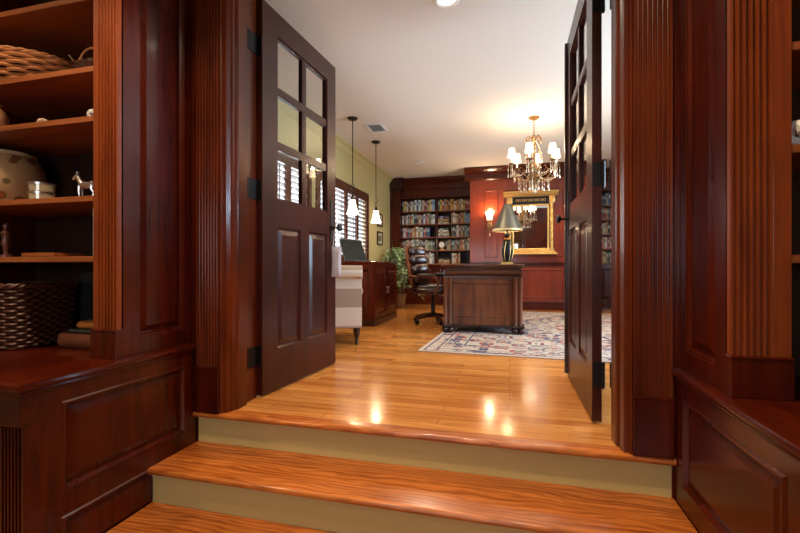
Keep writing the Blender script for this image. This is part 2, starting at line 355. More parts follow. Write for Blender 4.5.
# wall between the rooms (doorway from X -1.45 to 0.45)
wb = MB(); wb.box(DX0-0.1, -1.66, 1.98, 2.25, -0.519, CE).box(0.65, XE+0.1, 1.98, 2.25, -0.519, CE).box(-1.66, -1.49, 1.98, 2.25, 0.001, CE).box(0.48, 0.65, 1.98, 2.25, 0.001, CE).box(-1.49, 0.48, 1.98, 2.25, 2.46, CE)
struct(wb.build('wall_front', cherry))

def simple_window(name, axis_pos, a, b, z0, z1, facing):
    """plain glazed window in an X = const (facing 'x') or Y = const wall"""
    m = MB(); fw = 0.07
    def bx(u0, u1, w0, w1, t=0.05):
        if facing == 'x': m.box(axis_pos-t, axis_pos+t, u0, u1, w0, w1)
        else: m.box(u0, u1, axis_pos-t, axis_pos+t, w0, w1)
    bx(a, b, z0, z0+fw); bx(a, b, z1-fw, z1); bx(a, a+fw, z0+fw, z1-fw); bx(b-fw, b, z0+fw, z1-fw); bx((a+b)/2-0.04, (a+b)/2+0.04, z0+fw, z1-fw)
    o = struct(m.build(name, white))
    g = MB()
    if facing == 'x': g.box(axis_pos-0.003, axis_pos+0.003, a+fw, b-fw, z0+fw, z1-fw)
    else: g.box(a+fw, b-fw, axis_pos-0.003, axis_pos+0.003, z0+fw, z1-fw)
    g.build('window_pane', glass, o)
simple_window('window_3', XE+0.08, *E1, 0.7, 2.3, 'x')
simple_window('window_4', DY0-0.05, -2.0, 0.4, 0.5, 1.9, 'y')

def shutter_window(name, a, b):
    r = MB(); x = XW
    cw = 0.075   # casing around the opening, stands proud of the wall
    r.box(x, x+0.025, a-cw, b+cw, WZ1, WZ1+cw).box(x, x+0.03, a-cw-0.01, b+cw+0.01, WZ0-cw, WZ0).box(x, x+0.025, a-cw, a, WZ0, WZ1).box(x, x+0.025, b, b+cw, WZ0, WZ1)
    o = struct(r.build(name, shut))
    MB().box(x-0.05, x-0.045, a, b, WZ0, WZ1).build('window_pane', glass, o)
    n = 4; wv = (b-a)/n
    for i in range(n):
        y0, y1 = a+i*wv, a+(i+1)*wv; st = 0.055
        m = MB(); xa, xb = x-0.012, x+0.016
        m.box(xa, xb, y0+0.002, y0+st, WZ0, WZ1).box(xa, xb, y1-st, y1-0.002, WZ0, WZ1).box(xa, xb, y0+st, y1-st, WZ0, WZ0+0.07).box(xa, xb, y0+st, y1-st, WZ1-0.07, WZ1)
        p = m.build('shutter_panel', shut, o)
        lv = MB(); k = 14; z0 = WZ0+0.07; dz = (WZ1-WZ0-0.14)/k
        for j in range(k):
            t = bmesh.new(); bmesh.ops.create_cube(t, size=1)
            M = Matrix.Translation((x, (y0+y1)/2, z0+(j+0.5)*dz)) @ Matrix.Rotation(R(-14), 4, 'Y') @ Matrix.Diagonal((0.066, y1-y0-2*st, 0.008, 1))
            lv.merge(t, M)
        lv.build('louvers', shut, p)
        MB().box(x+0.034, x+0.042, (y0+y1)/2-0.005, (y0+y1)/2+0.005, WZ0+0.1, WZ1-0.1).build('tilt_rod', shut, p)
    return o
shutter_window('window_1', *W1); shutter_window('window_2', *W2)
# pale olive crown along the left wall
pc = [(XW, CE), (XW+0.11, CE), (XW+0.105, CE-0.02), (XW+0.06, CE-0.05), (XW+0.03, CE-0.10), (XW+0.012, CE-0.12), (XW, CE-0.13)]
struct(MB().prism(pc, 2.17, 8.72, 'y').build('trim_1', yellow))
struct(MB().box(XW, XW+0.018, 2.17, 8.9, 0, 0.15).build('baseboard_left', shut))

# stairs: three treads, olive risers
st = struct(thing('staircase', 'three oak steps with olive painted risers up to the study', None))
def nosed(x0, x1, y0, y1, z, t=0.03):
    pts = [(y1, z), (y0+t/2, z)] + [(y0+t/2-math.sin(math.pi*k/8)*t/2, z-t/2+math.cos(math.pi*k/8)*t/2) for k in range(1, 8)] + [(y0+t/2, z-t), (y1, z-t)]
    return MB().prism(pts, x0, x1, 'x')
SX0, SX1 = -1.664, 0.656
nosed(SX0, SX1, 1.945, 2.03, 0.0005).build('tread', tread, st, smooth=True)
nosed(SX0, SX1, 1.645, 2.0, -0.173).build('tread', tread, st, smooth=True)
nosed(SX0, SX1, 1.345, 1.7, -0.346).build('tread', tread, st, smooth=True)
MB().box(SX0, SX1, 1.985, 2.0, -0.173, -0.029).build('riser', risermat, st)
MB().box(SX0, SX1, 1.68, 1.695, -0.346, -0.203).build('riser', risermat, st)
MB().box(SX0, SX1, 1.38, 1.395, -0.519, -0.376).build('riser', risermat, st)

# doorway casing: fluted pilasters on plinths, stepped jambs, head
def casing(x0, x1, jx, out, name):
    """x0..x1 fluted board, jx inner jamb X, out = +1 if the opening lies towards +X"""
    r = MB().prism(flutes(x0, x1, 1.955, 1.985, 7, 0.010, 0.008, 0.3), 0.25, 2.46).build(name, cherry_half_lit); struct(r)
    MB().box(x0-0.004, x1+0.004, 1.945, 1.985, 0.0, 0.247, 0.003).box(x0-0.006, x1+0.006, 1.942, 1.985, 0.238, 0.25, 0.004).build('plinth', cherry, r)
    a, b = (x1, jx) if out > 0 else (x0, jx)
    m = MB()
    xs = [a, a+out*0.012, a+out*0.026, a+out*0.03]
    m.prism([(a, 1.985), (a, 1.962), (a+out*0.006, 1.958), (a+out*0.012, 1.962), (a+out*0.016, 1.972), (a+out*0.032, 1.972), (a+out*0.036, 1.985), (a+out*0.04, 2.0), (jx-out*0.012, 2.01), (jx-out*0.012, 2.03), (jx-out*0.004, 2.035), (jx, 2.045), (jx, 2.12), (jx-out*(0.028 if out > 0 else 0.036), 2.12), (jx-out*(0.028 if out > 0 else 0.036), 2.2605), (a, 2.2605)], 0, 2.46)
    m.build('jamb', cherry_half_lit, r, smooth=False)
    return r
casing(-1.652, -1.508, -1.45, 1, 'trim_2')
casing(0.500, 0.645, 0.45, -1, 'trim_3')
struct(MB().box(-1.70, 0.69, 1.94, 2.155, 2.46, 2.62, 0.006).box(-1.72, 0.71, 1.92, 2.15, 2.62, 2.69, 0.01).build('trim_4', cherry_x))

# ------------------------------------------------------------------ french doors
def french_door(name, loc, rotz, s, knobz, label):
    """leaf along local +x; the face seen from the stair is y = 0; the thickness goes to y = s * 0.045"""
    Wd, H0, H1, th = 0.94, 0.012, 2.402, 0.045
    y0, y1 = min(0, s*th), max(0, s*th)
    m = MB(); sl, sr = 0.155, 0.135; gz0, gz1 = 1.215, 2.255
    m.box(0, sl, y0, y1, H0, H1).box(Wd-sr, Wd, y0, y1, H0, H1).box(sl, Wd-sr, y0, y1, gz1, H1).box(sl, Wd-sr, y0, y1, 1.045, gz0).box(sl, Wd-sr, y0, y1, H0, 0.27)
    xm = (sl+Wd-sr)/2
    m.box(xm-0.055, xm+0.055, y0, y1, 0.27, 1.045)
    mt = 0.015; a, b = y0+0.006, y1-0.006
    m.box(xm-mt, xm+mt, a, b, gz0, gz1)
    gz = [gz0, gz0+(gz1-gz0)/3, gz0+2*(gz1-gz0)/3, gz1]
    for z in gz[1:3]: m.box(sl, xm-mt, a, b, z-mt, z+mt).box(xm+mt, Wd-sr, a, b, z-mt, z+mt)
    root = struct(m.build(name, doorw, loc=loc, rotz=rotz)); root['label'] = label
    bead = 0.012
    for cx0, cx1 in ((sl, xm-mt), (xm+mt, Wd-sr)):
        for k in range(3):
            z0 = gz[k]+(mt if k else 0); z1 = gz[k+1]-(mt if k < 2 else 0)
            p = MB().box(cx0, cx1, (y0+y1)/2-0.002, (y0+y1)/2+0.002, z0, z1).build('window_pane', glass, root)
            g = MB()
            for yy0, yy1 in ((y0+0.008, (y0+y1)/2-0.002), ((y0+y1)/2+0.002, y1-0.008)):
                g.box(cx0, cx0+bead, yy0, yy1, z0, z1).box(cx1-bead, cx1, yy0, yy1, z0, z1).box(cx0+bead, cx1-bead, yy0, yy1, z0, z0+bead).box(cx0+bead, cx1-bead, yy0, yy1, z1-bead, z1)
            g.build('glazing_bead', doorw, p)
    for cx0, cx1 in ((sl, xm-0.055), (xm+0.055, Wd-sr)):
        g = MB(); rg = ((0, 0), (0.004, -0.003), (0.012, -0.014), (0.02, -0.014), (0.05, -0.004))
        for (yy, ny) in ((y0, -1), (y1, 1)):
            if ny < 0: g.facade((cx0, yy, 0.27), (1,0,0), (0,0,1), (0,-1,0), cx1-cx0, 0.775, [(0, cx1-cx0, 0, 0.775)], 0.012, rg)
            else: g.facade((cx0, yy, 0.27), (1,0,0), (0,0,1), (0,1,0), cx1-cx0, 0.775, [(0, cx1-cx0, 0, 0.775)], 0.012, rg)
        g.build('raised_panel', doorw, root)
    # hardware on both faces near the free edge
    kx = Wd-0.062
    for yf, d in ((0, -s), (s*th, s)):
        pl = MB().box(kx-0.024, kx+0.024, min(yf, yf+d*0.006), max(yf, yf+d*0.006), 1.0, 1.315, 0.002).build('escutcheon_plate', pewter if s > 0 else black, root)
        k = MB(); M = Matrix.Translation((kx, yf, knobz)) @ Matrix.Rotation(-d*math.pi/2, 4, 'X')
        q = MB().lathe([(0.018, 0.004), (0.018, 0.009), (0.008, 0.013), (0.008, 0.045), (0.014, 0.05), (0.027, 0.056), (0.031, 0.066), (0.027, 0.077), (0.012, 0.083), (0, 0.083)], n=18)
        k.add(q, M).build('door_knob', black, root, smooth=True)
    for z in (0.25, 1.25, 2.12):
        h = MB(); h.box(-0.004, 0.001, y0+0.004, y1-0.004, z-0.06, z+0.06)
        yk = s*th+s*0.006
        for q in range(5): h.lathe([(0.009, 0), (0.009, 0.023)], (-0.004, yk, z-0.06+q*0.0245), 10)
        h.lathe([(0.0, -0.014), (0.006, -0.01), (0.009, 0), (0.0, 0)], (-0.004, yk, z-0.06), 10)
        ya, yb = (0.030, 0.0372) if s > 0 else (-0.0855, -0.080)
        h.box(-0.10, -0.004, ya, yb, z-0.06, z+0.06)
        h.build('hinge', black, root, smooth=False)
    return root
ld = french_door('door_1', (-1.44, 2.262, 0), R(90-4.4), 1, 1.10, 'left french door, dark cherry, standing open')
rd = french_door('door_2', (0.40, 2.30, 0), R(90), -1, 1.125, 'right french door, dark cherry, standing open')
MB().box(0.925, 0.962, -0.006, 0.018, 0.03, 2.385, 0.003).build('astragal', darkw, rd)

# little white linen cushion hung on the left door's knob
kn = (-1.303, 3.115)
cu = thing('hanging_cushion', 'small white linen cushion hanging by a ribbon from the left door knob', 'cushion', (kn[0], kn[1], 0.71))
m = MB(); nx, nz = 10, 18
def cushion_pt(i, j, sgn):
    a, b = i/nx*2-1, j/nz
    th = 0.018*(1-a**4)*(1-(2*b-1)**6)+0.002
    return (a*0.042*(1-0.08*math.sin(b*math.pi)), sgn*th, b*0.235)
for sgn in (-1, 1):
    g = [[m.bm.verts.new(cushion_pt(i, j, sgn)) for j in range(nz+1)] for i in range(nx+1)]
    for i in range(nx):
        for j in range(nz): m.f([g[i][j], g[i+1][j], g[i+1][j+1], g[i][j+1]])
m2 = m.build('pad', tealcushion, cu, smooth=True)
MB().tube([(-0.03, 0, 0.23), (-0.02, 0, 0.33), (-0.004, 0, 0.425), (0.006, 0, 0.425), (0.02, 0, 0.33), (0.03, 0, 0.23)], 0.003, 6).build('ribbon', white, cu, smooth=True)
cu.location.x = kn[0]-0.02

# ------------------------------------------------------------------ den: base cabinets, counters and open bookcases either side of the stair
def den_unit(side):
    """side -1: left of the stair, +1: right of it"""
    sx = -1.668 if side < 0 else 0.66       # face next to the stair
    ux = -1.700 if side < 0 else 0.68       # side of the upper bookcase
    out = DX0+0.004 if side < 0 else DX1-0.004
    nm = 'left' if side < 0 else 'right'
    yF = 1.12; yU = 1.52 if side < 0 else 1.57
    def bx(m, a, b, *r, **k): return m.box(min(a, b), max(a, b), *r, **k)
    N = (1, 0, 0) if side < 0 else (-1, 0, 0)
    # base cabinet
    cab = thing('base_cabinet', f'dark cherry panelled base cabinet on the {nm} side of the stair', 'cabinet', (0, 0, -0.519))
    zt = 0.86
    m = MB(); bx(m, sx+side*0.021, out, yF+0.03, 1.974, 0, zt-0.02); m.build('body', cherry, cab)
    m = MB()
    m.facade((sx, yF+0.03, 0.09), (0, 1, 0), (0, 0, 1), N, 1.974-yF-0.03, zt-0.09-0.016, [(0.10, 0.745, 0.34, 0.695), (0.10, 0.745, 0.03, 0.25)], 0.02,
             ((0, 0), (0.006, 0.006), (0.014, 0.006), (0.022, -0.012), (0.03, -0.012), (0.06, -0.003)))
    bx(m, sx-side*0.004, sx+side*0.02, yF+0.02, 1.974, 0, 0.10, bev=0.003)
    m.build('side_panel', cherry, cab)
    a, b = sorted((sx, sx+side*0.115))
    MB().prism(flutes(a, b, yF, yF+0.03, 6, 0.014, 0.008, 0.35), 0.0, 0.735).build('pilaster', cherry, cab)
    m = MB(); bx(m, sx-side*0.002, out, yF-0.012, yF+0.05, 0.735, zt-0.016, bev=0.003); m.build('frieze', cherry_x, cab)
    x = sx+side*0.115; k = 3; wv = (abs(out-x))/k
    for i in range(k):
        a, b = sorted((x+side*(i*wv+0.006), x+side*((i+1)*wv-0.006)))
        d = MB().facade((a, yF+0.012, 0.10), (1, 0, 0), (0, 0, 1), (0, -1, 0), b-a, 0.625, [(0.06, b-a-0.06, 0.06, 0.565)], 0.018).build('cabinet_door', cherry, cab)
        kx = b-0.03 if i % 2 == 0 else a+0.03
        MB().add(MB().lathe([(0.004, 0), (0.005, 0.012), (0.013, 0.018), (0.012, 0.026), (0, 0.028)], n=14), Matrix.Translation((kx, yF+0.012, 0.58)) @ Matrix.Rotation(R(90), 4, 'X')).build('knob', bronze, d, smooth=True)
    m = MB(); bx(m, sx+side*0.116, out, yF+0.03, yF+0.045, 0, 0.095); m.build('plinth', darkw, cab)
    # countertop with a rounded lip
    m = MB(); bx(m, sx-side*0.022, out, yF-0.03, 1.974, zt-0.519, zt-0.519+0.03, bev=0.013)
    bx(m, sx-side*0.012, out, yF-0.018, 1.974, zt-0.519-0.014, zt-0.519+0.002, bev=0.005)
    tag(m.build('countertop', cherry_y, smooth=True), f'dark cherry countertop with rounded lip on the {nm} base cabinet', 'countertop')
    # open bookcase standing on it
    zc = 0.3715
    bc = thing('open_bookcase', f'open cherry bookcase with fluted pilaster standing on the {nm} counter', 'bookcase', (0, 0, zc))
    zb = CE-zc-0.004
    m = MB(); a, b = sorted((ux+side*0.019, ux+side*0.135)); m.box(a, b, yU+0.03, 1.974, 0, zb); m.build('side_wall', cherry, bc)
    p0 = (0.10, 0.40) if side < 0 else (0.09, 0.35)
    m = MB(); m.facade((ux, yU+0.022, 0), (0, 1, 0), (0, 0, 1), N, 1.974-yU-0.022, zb, [(0.085, 1.974-yU-0.022-0.05, 0.075, 1.9)], 0.018,
             ((0, 0), (0.004, -0.004), (0.01, -0.004), (0.02, -0.016), (0.03, -0.016), (0.055, -0.004)))
    m.build('side_panel', cherry, bc)
    wd = 0.165
    if side < 0: fa, fb, ga, gb = ux-0.115, ux, ux-0.14, ux-0.115
    else: fa, fb, ga, gb = ux, ux+0.115, ux+0.115, ux+0.165
    MB().prism(flutes(fa, fb, yU, yU+0.03, 6, 0.014, 0.004, 0.35), 0.13, zb).build('pilaster', cherry_lit, bc)
    m = MB(); m.box(min(ga, gb), max(ga, gb), yU+0.002, 1.94, 0, zb, 0.002); m.build('stile', cherry_lit, bc)
    m = MB(); m.box(min(fa, ga)-0.0 if side < 0 else fa-0.004, fb+0.004 if side < 0 else max(gb, fb), yU-0.012, yU+0.03, 0, 0.125, 0.002).box(min(fa, ga) if side < 0 else fa-0.006, fb+0.006 if side < 0 else gb, yU-0.015, yU+0.03, 0.122, 0.132, 0.004)
    m.build('plinth', cherry, bc)
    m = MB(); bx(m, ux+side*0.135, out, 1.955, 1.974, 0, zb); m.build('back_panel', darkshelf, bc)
    tops = (0.834, 1.113, 1.479, 1.708, 2.04) if side < 0 else (0.821, 1.164, 1.482, 1.80, 2.1)
    inner = (ga if side < 0 else gb)
    ends = [inner, inner+side*0.98, out]
    m = MB(); bx(m, ends[1]-0.012, ends[1]+0.012, yU+0.01, 1.955, 0, zb); m.build('divider', cherry, bc)
    for zt2 in tops:
        a, b = sorted((ends[0], ends[1]-side*0.012))
        MB().box(a, b, yU+0.008, 1.955, zt2-zc-0.026, zt2-zc, 0.002).build('shelf', shelfw, bc)
        a, b = sorted((ends[1]+side*0.012, out))
        MB().box(a, b, yU+0.008, 1.955, zt2-zc-0.026, zt2-zc, 0.002).build('shelf', shelfw, bc)
den_unit(-1); den_unit(1)

# ------------------------------------------------------------------ study back wall: bookcases left and right, panelled wall between
YB, YP = 8.92, 8.25
PX0, PX1 = -0.74, 1.55
bk = MB()
cells = [(0.27, 0.53, 0.98, 2.27), (0.62, 1.70, 0.98, 2.27), (1.79, 2.04, 0.98, 2.27), (0.27, 0.80, 0.22, 0.76), (0.86, 1.70, 0.22, 0.76), (1.79, 2.04, 0.22, 0.76)]
bk.facade((PX0, YP, 0), (1, 0, 0), (0, 0, 1), (0, -1, 0), PX1-PX0, 2.695, cells, 0.02, ((0, 0), (0.008, 0.010), (0.02, 0.010), (0.028, -0.006), (0.034, -0.006)))
bk.box(PX0, PX1, YP+0.018, YN-0.01, 0.001, 2.695)
struct(bk.build('wall_panelled', redwall))
struct(MB().box(PX0-0.01, PX1+0.01, YP-0.03, YP+0.01, 0.855, 0.895, 0.008).box(PX0-0.005, PX1+0.005, YP-0.018, YP+0.01, 0.81, 0.855, 0.006).build('trim_5', cherry_x))
struct(MB().box(PX0-0.01, PX1+0.01, YP-0.025, YP+0.01, 0.001, 0.15, 0.004).box(PX0-0.015, PX1+0.015, YP-0.035, YP+0.01, 0.13, 0.155, 0.006).build('baseboard_back', cherry_x))
def crown_mb(x0, x1, yw, m=None):
    p = [(yw+0.02, CE-0.002), (yw-0.11, CE-0.002), (yw-0.108, CE-0.03), (yw-0.085, CE-0.055), (yw-0.05, CE-0.085), (yw-0.035, CE-0.12), (yw-0.02, CE-0.13), (yw-0.02, CE-0.20), (yw-0.035, CE-0.205), (yw-0.035, CE-0.23), (yw-0.012, CE-0.25), (yw+0.02, CE-0.25)]
    return (m or MB()).prism(p, x0, x1, 'x')
struct(crown_mb(PX0-0.10, PX1+0.10, YP).build('trim_6', cherry_x))
ZT = (0.875, 1.16, 1.44, 1.72, 2.00)
def rear_bookcase(x0, x1, label, bays, crown_x):
    t = thing('built_in_bookcase', label, 'bookcase', (0, 0, 0))
    m = MB(); prev = x0; yf = YB
    for a, b in bays:
        m.box(prev, a, yf, yf+0.02, 0.10, 2.47); prev = b
    m.box(prev, x1, yf, yf+0.02, 0.10, 2.47)
    for a, b in bays: m.box(a, b, yf, yf+0.02, 2.29, 2.47)
    m.build('face_frame', cherry, t)
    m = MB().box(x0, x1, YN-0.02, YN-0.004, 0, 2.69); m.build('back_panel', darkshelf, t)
    m = MB().box(x0+0.001, x1-0.001, yf+0.03, YN-0.03, 2.47, 2.69).box(x0, x1, yf, yf+0.03, 2.45, 2.69); crown_mb(*crown_x, yf, m); m.build('cornice', cherry_x, t)
    for a, b in bays:
        m = MB().box(a-0.018, a, yf+0.02, YN-0.02, 0.86, 2.47).box(b, b+0.018, yf+0.02, YN-0.02, 0.86, 2.47); m.build('side_wall', cherry, t)
        for z in ZT[1:] + (2.31,):
            MB().box(a, b, yf+0.004, YN-0.02, z-0.022, z, 0.002).build('shelf', shelfw, t)
    lo, hi = bays[0][0]-0.02, bays[-1][1]+0.02
    MB().box(lo, hi, yf-0.05, YN-0.02, ZT[0]-0.03, ZT[0], 0.006).build('counter', shelfw, t)
    m = MB().box(lo, hi, yf-0.015, YN-0.03, 0.10, ZT[0]-0.03).box(lo, hi, yf-0.03, YN-0.05, 0, 0.10); m.build('lower_cabinet', cherry, t)
    for a, b in bays:
        h = (a+b)/2
        for p, q, kx in ((a+0.01, h-0.005, h-0.03), (h+0.005, b-0.01, h+0.03)):
            d = MB().facade((p, yf-0.034, 0.13), (1, 0, 0), (0, 0, 1), (0, -1, 0), q-p, 0.69, [(0.05, q-p-0.05, 0.05, 0.64)], 0.018).build('cabinet_door', cherry, t)
            MB().ball((kx, yf-0.046, 0.70), 0.012).build('knob', bronze, d, smooth=True)
    return t
lb = rear_bookcase(-2.497, PX0-0.002, 'built-in cherry bookcase full of books left of the panelled wall', [(-2.27, -1.52), (-1.48, -0.76)], (-2.26, PX0-0.002))
rear_bookcase(PX1+0.002, XE-0.003, 'built-in cherry bookcase glimpsed through the gap behind the right door', [(1.66, 2.36), (2.40, 3.10)], (PX1+0.002, XE-0.003))
# square column with a heavy capital at the far left corner
m = MB().box(-2.497, -2.275, 8.80, 8.918, 0, 2.69)
m.build('column', cherry, lb)
m = MB()
for (d, a, b) in ((0.10, CE-0.05, CE-0.003), (0.075, CE-0.09, CE-0.05), (0.04, CE-0.15, CE-0.09), (0.05, CE-0.24, CE-0.15), (0.025, CE-0.27, CE-0.24)):
    m.box(-2.497, -2.275+d, 8.80-d, 8.80, a, b, 0.008); m.box(-2.275, -2.275+d, 8.80, 8.91, a, b, 0.008)
m.build('capital', darkw, lb)

# ------------------------------------------------------------------ books
random.seed(21)
PAL = [('ivory', (0.62, 0.55, 0.42)), ('white', (0.66, 0.63, 0.58)), ('tan', (0.40, 0.26, 0.13)), ('dark green', (0.045, 0.075, 0.04)), ('olive', (0.20, 0.19, 0.08)),
       ('red', (0.35, 0.045, 0.025)), ('navy blue', (0.04, 0.06, 0.14)), ('sky blue', (0.22, 0.36, 0.48)), ('brown', (0.13, 0.055, 0.025)), ('black', (0.02, 0.018, 0.018)),
       ('grey', (0.28, 0.27, 0.25)), ('yellow', (0.55, 0.38, 0.08)), ('maroon', (0.14, 0.02, 0.02)), ('orange', (0.50, 0.18, 0.05)), ('cream', (0.55, 0.45, 0.30)), ('teal', (0.08, 0.20, 0.20))]
pagesm = plain('book_pages', (0.62, 0.53, 0.38), 0.85)
def book_mesh(col, name):
    cm = plain('book_cover_'+name.replace(' ', '_'), col, 0.55); tm = plain('book_title_'+name.replace(' ', '_'), tuple(min(0.75, c*0.3+0.4) if sum(col) < 0.7 else c*0.25 for c in col), 0.5)
    m = MB()   # unit book: x thickness, y depth, z height; spine at y = 0
    m.mi = 0; m.box(0, 0.09, 0.03, 1, 0, 1).box(0.91, 1, 0.03, 1, 0, 1)
    m.prism([(0, 0.05), (0.0, 0.02), (0.25, 0.0), (0.75, 0.0), (1, 0.02), (1, 0.05)], 0, 1)
    m.mi = 1; m.box(0.09, 0.91, 0.05, 0.96, 0.02, 0.98)
    m.mi = 2; m.box(0.18, 0.82, -0.006, 0.0, 0.55, 0.82).box(0.25, 0.75, -0.006, 0.0, 0.08, 0.13)
    bmesh.ops.recalc_face_normals(m.bm, faces=m.bm.faces[:])
    me = bpy.data.meshes.new('book'); m.bm.to_mesh(me); m.bm.free()
    for q in (cm, pagesm, tm): me.materials.append(q)
    return me
BM = [(n, book_mesh(c, n)) for n, c in PAL]
ORD = ['first', 'second', 'third', 'fourth', 'fifth', 'sixth', 'seventh', 'eighth', 'ninth', 'tenth', 'eleventh', 'twelfth', 'thirteenth', 'fourteenth', 'fifteenth', 'sixteenth',
       'seventeenth', 'eighteenth', 'nineteenth', 'twentieth', 'twenty-first', 'twenty-second', 'twenty-third', 'twenty-fourth', 'twenty-fifth', 'twenty-sixth']
ROWN = {2.00: 'top shelf', 1.72: 'second shelf down', 1.44: 'third shelf down', 1.16: 'fourth shelf down', 0.875: 'lowest shelf'}
def put_book(ci, loc, dims, label, group, rot=None):
    o = bpy.data.objects.new('book', BM[ci][1]); COL.objects.link(o); o.location = loc; o.scale = dims
    if rot: o.rotation_euler = rot
    return tag(o, label, 'book', group)
def shelf_row(x0, x1, z, bay, weights, start=0, size='', hmin=0.19, hmax=0.245):
    x = x0+0.006; k = start; last = None
    while True:
        th = random.uniform(0.026, 0.050)
        if x+th > x1-0.004: break
        ci = random.choices(range(len(PAL)), weights)[0]
        if ci == last: ci = (ci+3) % len(PAL)
        last = ci
        h = random.uniform(hmin, hmax); dp = random.uniform(0.14, 0.19)
        put_book(ci, (x, YB+0.012+random.uniform(0, 0.012), z), (th-0.0015, dp, h), f'{PAL[ci][0]} spined book, {ORD[k]} upright from left, {ROWN[z]}, {bay}', f'upright books on the {ROWN[z]}, {bay}')
        x += th; k += 1
def flat_stack(x0, z, n, bay, cols):
    zz = z
    for k in range(n):
        ci = cols[k % len(cols)]; t = random.uniform(0.028, 0.042); L = random.uniform(0.20, 0.235)
        # lying flat: thickness goes up, spine towards the room
        put_book(ci, (x0+L, YB+0.014, zz), (t-0.001, 0.16, L), f'{PAL[ci][0]} book lying flat, {ORD[k]} from stack bottom, {ROWN[z]}, {bay}', f'flat stacked books on the {ROWN[z]}, {bay}', (0, R(-90), 0))
        zz += t
    return zz
#        iv wh tan dg ol re na sk br bl gr ye ma or cr te
mixed = [4, 4, 4, 3, 3, 3, 2, 1, 3, 2, 3, 1, 2, 2, 3, 1]
pale =  [5, 7, 4, 3, 3, 1, 1, 1, 2, 2, 4, 1, 1, 1, 4, 1]
warm =  [3, 2, 4, 1, 3, 3, 0, 1, 2, 1, 1, 5, 2, 5, 3, 0]
greenish = [4, 4, 3, 6, 5, 1, 0, 0, 2, 3, 4, 1, 0, 0, 3, 1]
bright = [3, 5, 2, 1, 2, 4, 1, 3, 1, 1, 2, 3, 1, 4, 2, 3]
LBY, RBY, FBY = 'left bay', 'right bay', 'bookcase behind the right door'
shelf_row(-2.27, -1.52, 2.00, LBY, pale); shelf_row(-2.27, -1.52, 1.72, LBY, mixed); shelf_row(-2.27, -1.62, 1.44, LBY, mixed)
shelf_row(-2.27, -1.52, 1.16, LBY, greenish); shelf_row(-1.96, -1.52, 0.875, LBY, pale)
shelf_row(-1.48, -0.76, 2.00, RBY, warm); shelf_row(-1.20, -0.76, 1.72, RBY, bright); flat_stack(-1.47, 1.72, 5, RBY, [14, 8, 11, 12, 6])
shelf_row(-1.20, -0.76, 1.44, RBY, greenish); flat_stack(-1.47, 1.44, 5, RBY, [10, 0, 4, 1, 3])
shelf_row(-1.32, -0.76, 1.16, RBY, greenish); shelf_row(-1.19, -0.99, 0.875, RBY, pale, hmax=0.23); flat_stack(-1.46, 0.875, 3, RBY, [2, 14, 8])
for z in (2.00, 1.72, 1.44, 1.16, 0.875): shelf_row(1.665, 1.95, z, FBY, mixed)
# small round clock on the fourth shelf
ck = thing('shelf_clock', 'small round pale clock between books on the fourth shelf', 'clock', (-1.40, YB+0.06, 1.161))
MB().box(-0.045, 0.045, -0.02, 0.03, 0, 0.03, 0.004).lathe([(0.015, 0.03), (0.015, 0.06)], n=12).build('base', gold, ck)
q = MB().lathe([(0.066, -0.02), (0.07, 0.0), (0.066, 0.02)], n=24); M0 = Matrix.Translation((0, 0, 0.115)) @ Matrix.Rotation(R(90), 4, 'X')
MB().add(q, M0).build('case', gold, ck, smooth=True)
MB().add(MB().lathe([(0.055, 0.0), (0.055, 0.004)], n=24), Matrix.Translation((0, -0.021, 0.115)) @ Matrix.Rotation(R(90), 4, 'X')).build('dial', white, ck)

# ------------------------------------------------------------------ rug, desk and desk lamp
RX, RY = 1.55, 1.99
rug = MB().box(-RX, RX, -RY, RY, 0, 0.009, 0.003).build('area_rug', rug_mat(RX, RY), loc=(0.80, 5.80, 0.001), rotz=R(-2.5))
tag(rug, 'ivory, navy and rust patterned oriental rug beneath the carved desk', 'rug')

dk = thing('writing_desk', 'large carved walnut desk with column corners standing on the rug', 'desk', (-0.355, 5.90, 0.010), R(3))
DW, DL = 0.46, 0.86     # half width (x) and half length (y)
m = MB()
for d, a, b in ((0.045, 0.785, 0.812), (0.028, 0.768, 0.785), (0.015, 0.755, 0.768)): m.box(-DW-d+0.03, DW+d-0.03, -DL-d+0.03, DL+d-0.03, a, b, 0.008)
m.build('desktop', walnut_x, dk, smooth=True)
MB().box(-DW+0.10, DW-0.10, -DL+0.10, DL-0.10, 0.8125, 0.815).build('leather_inset', leather, dk)
m = MB()   # bulging frieze all round
m.box(-DW+0.02, DW-0.02, -DL+0.02, DL-0.02, 0.64, 0.755)
for yy, sg in ((-DL+0.02, -1), (DL-0.02, 1)):
    m.prism([(yy, 0.755)] + [(yy+sg*(0.022*math.sin(math.pi*k/8)), 0.75-0.07*k/8) for k in range(9)] + [(yy+sg*0.02, 0.672), (yy+sg*0.02, 0.66), (yy, 0.65)], -DW+0.02, DW-0.02, 'x')
for xx, sg in ((-DW+0.02, -1), (DW-0.02, 1)):
    m.prism([(xx, 0.755)] + [(xx+sg*(0.022*math.sin(math.pi*k/8)), 0.75-0.07*k/8) for k in range(9)] + [(xx+sg*0.02, 0.672), (xx+sg*0.02, 0.66), (xx, 0.65)], -DL+0.02, DL-0.02, 'y')
m.build('frieze', walnut_x, dk)
for (a, b) in ((-DL+0.03, -DL+0.50), (DL-0.50, DL-0.03)):
    p = MB().box(-DW+0.05, DW-0.05, a+0.015, b-0.015, 0.10, 0.645).build('pedestal', walnut, dk)
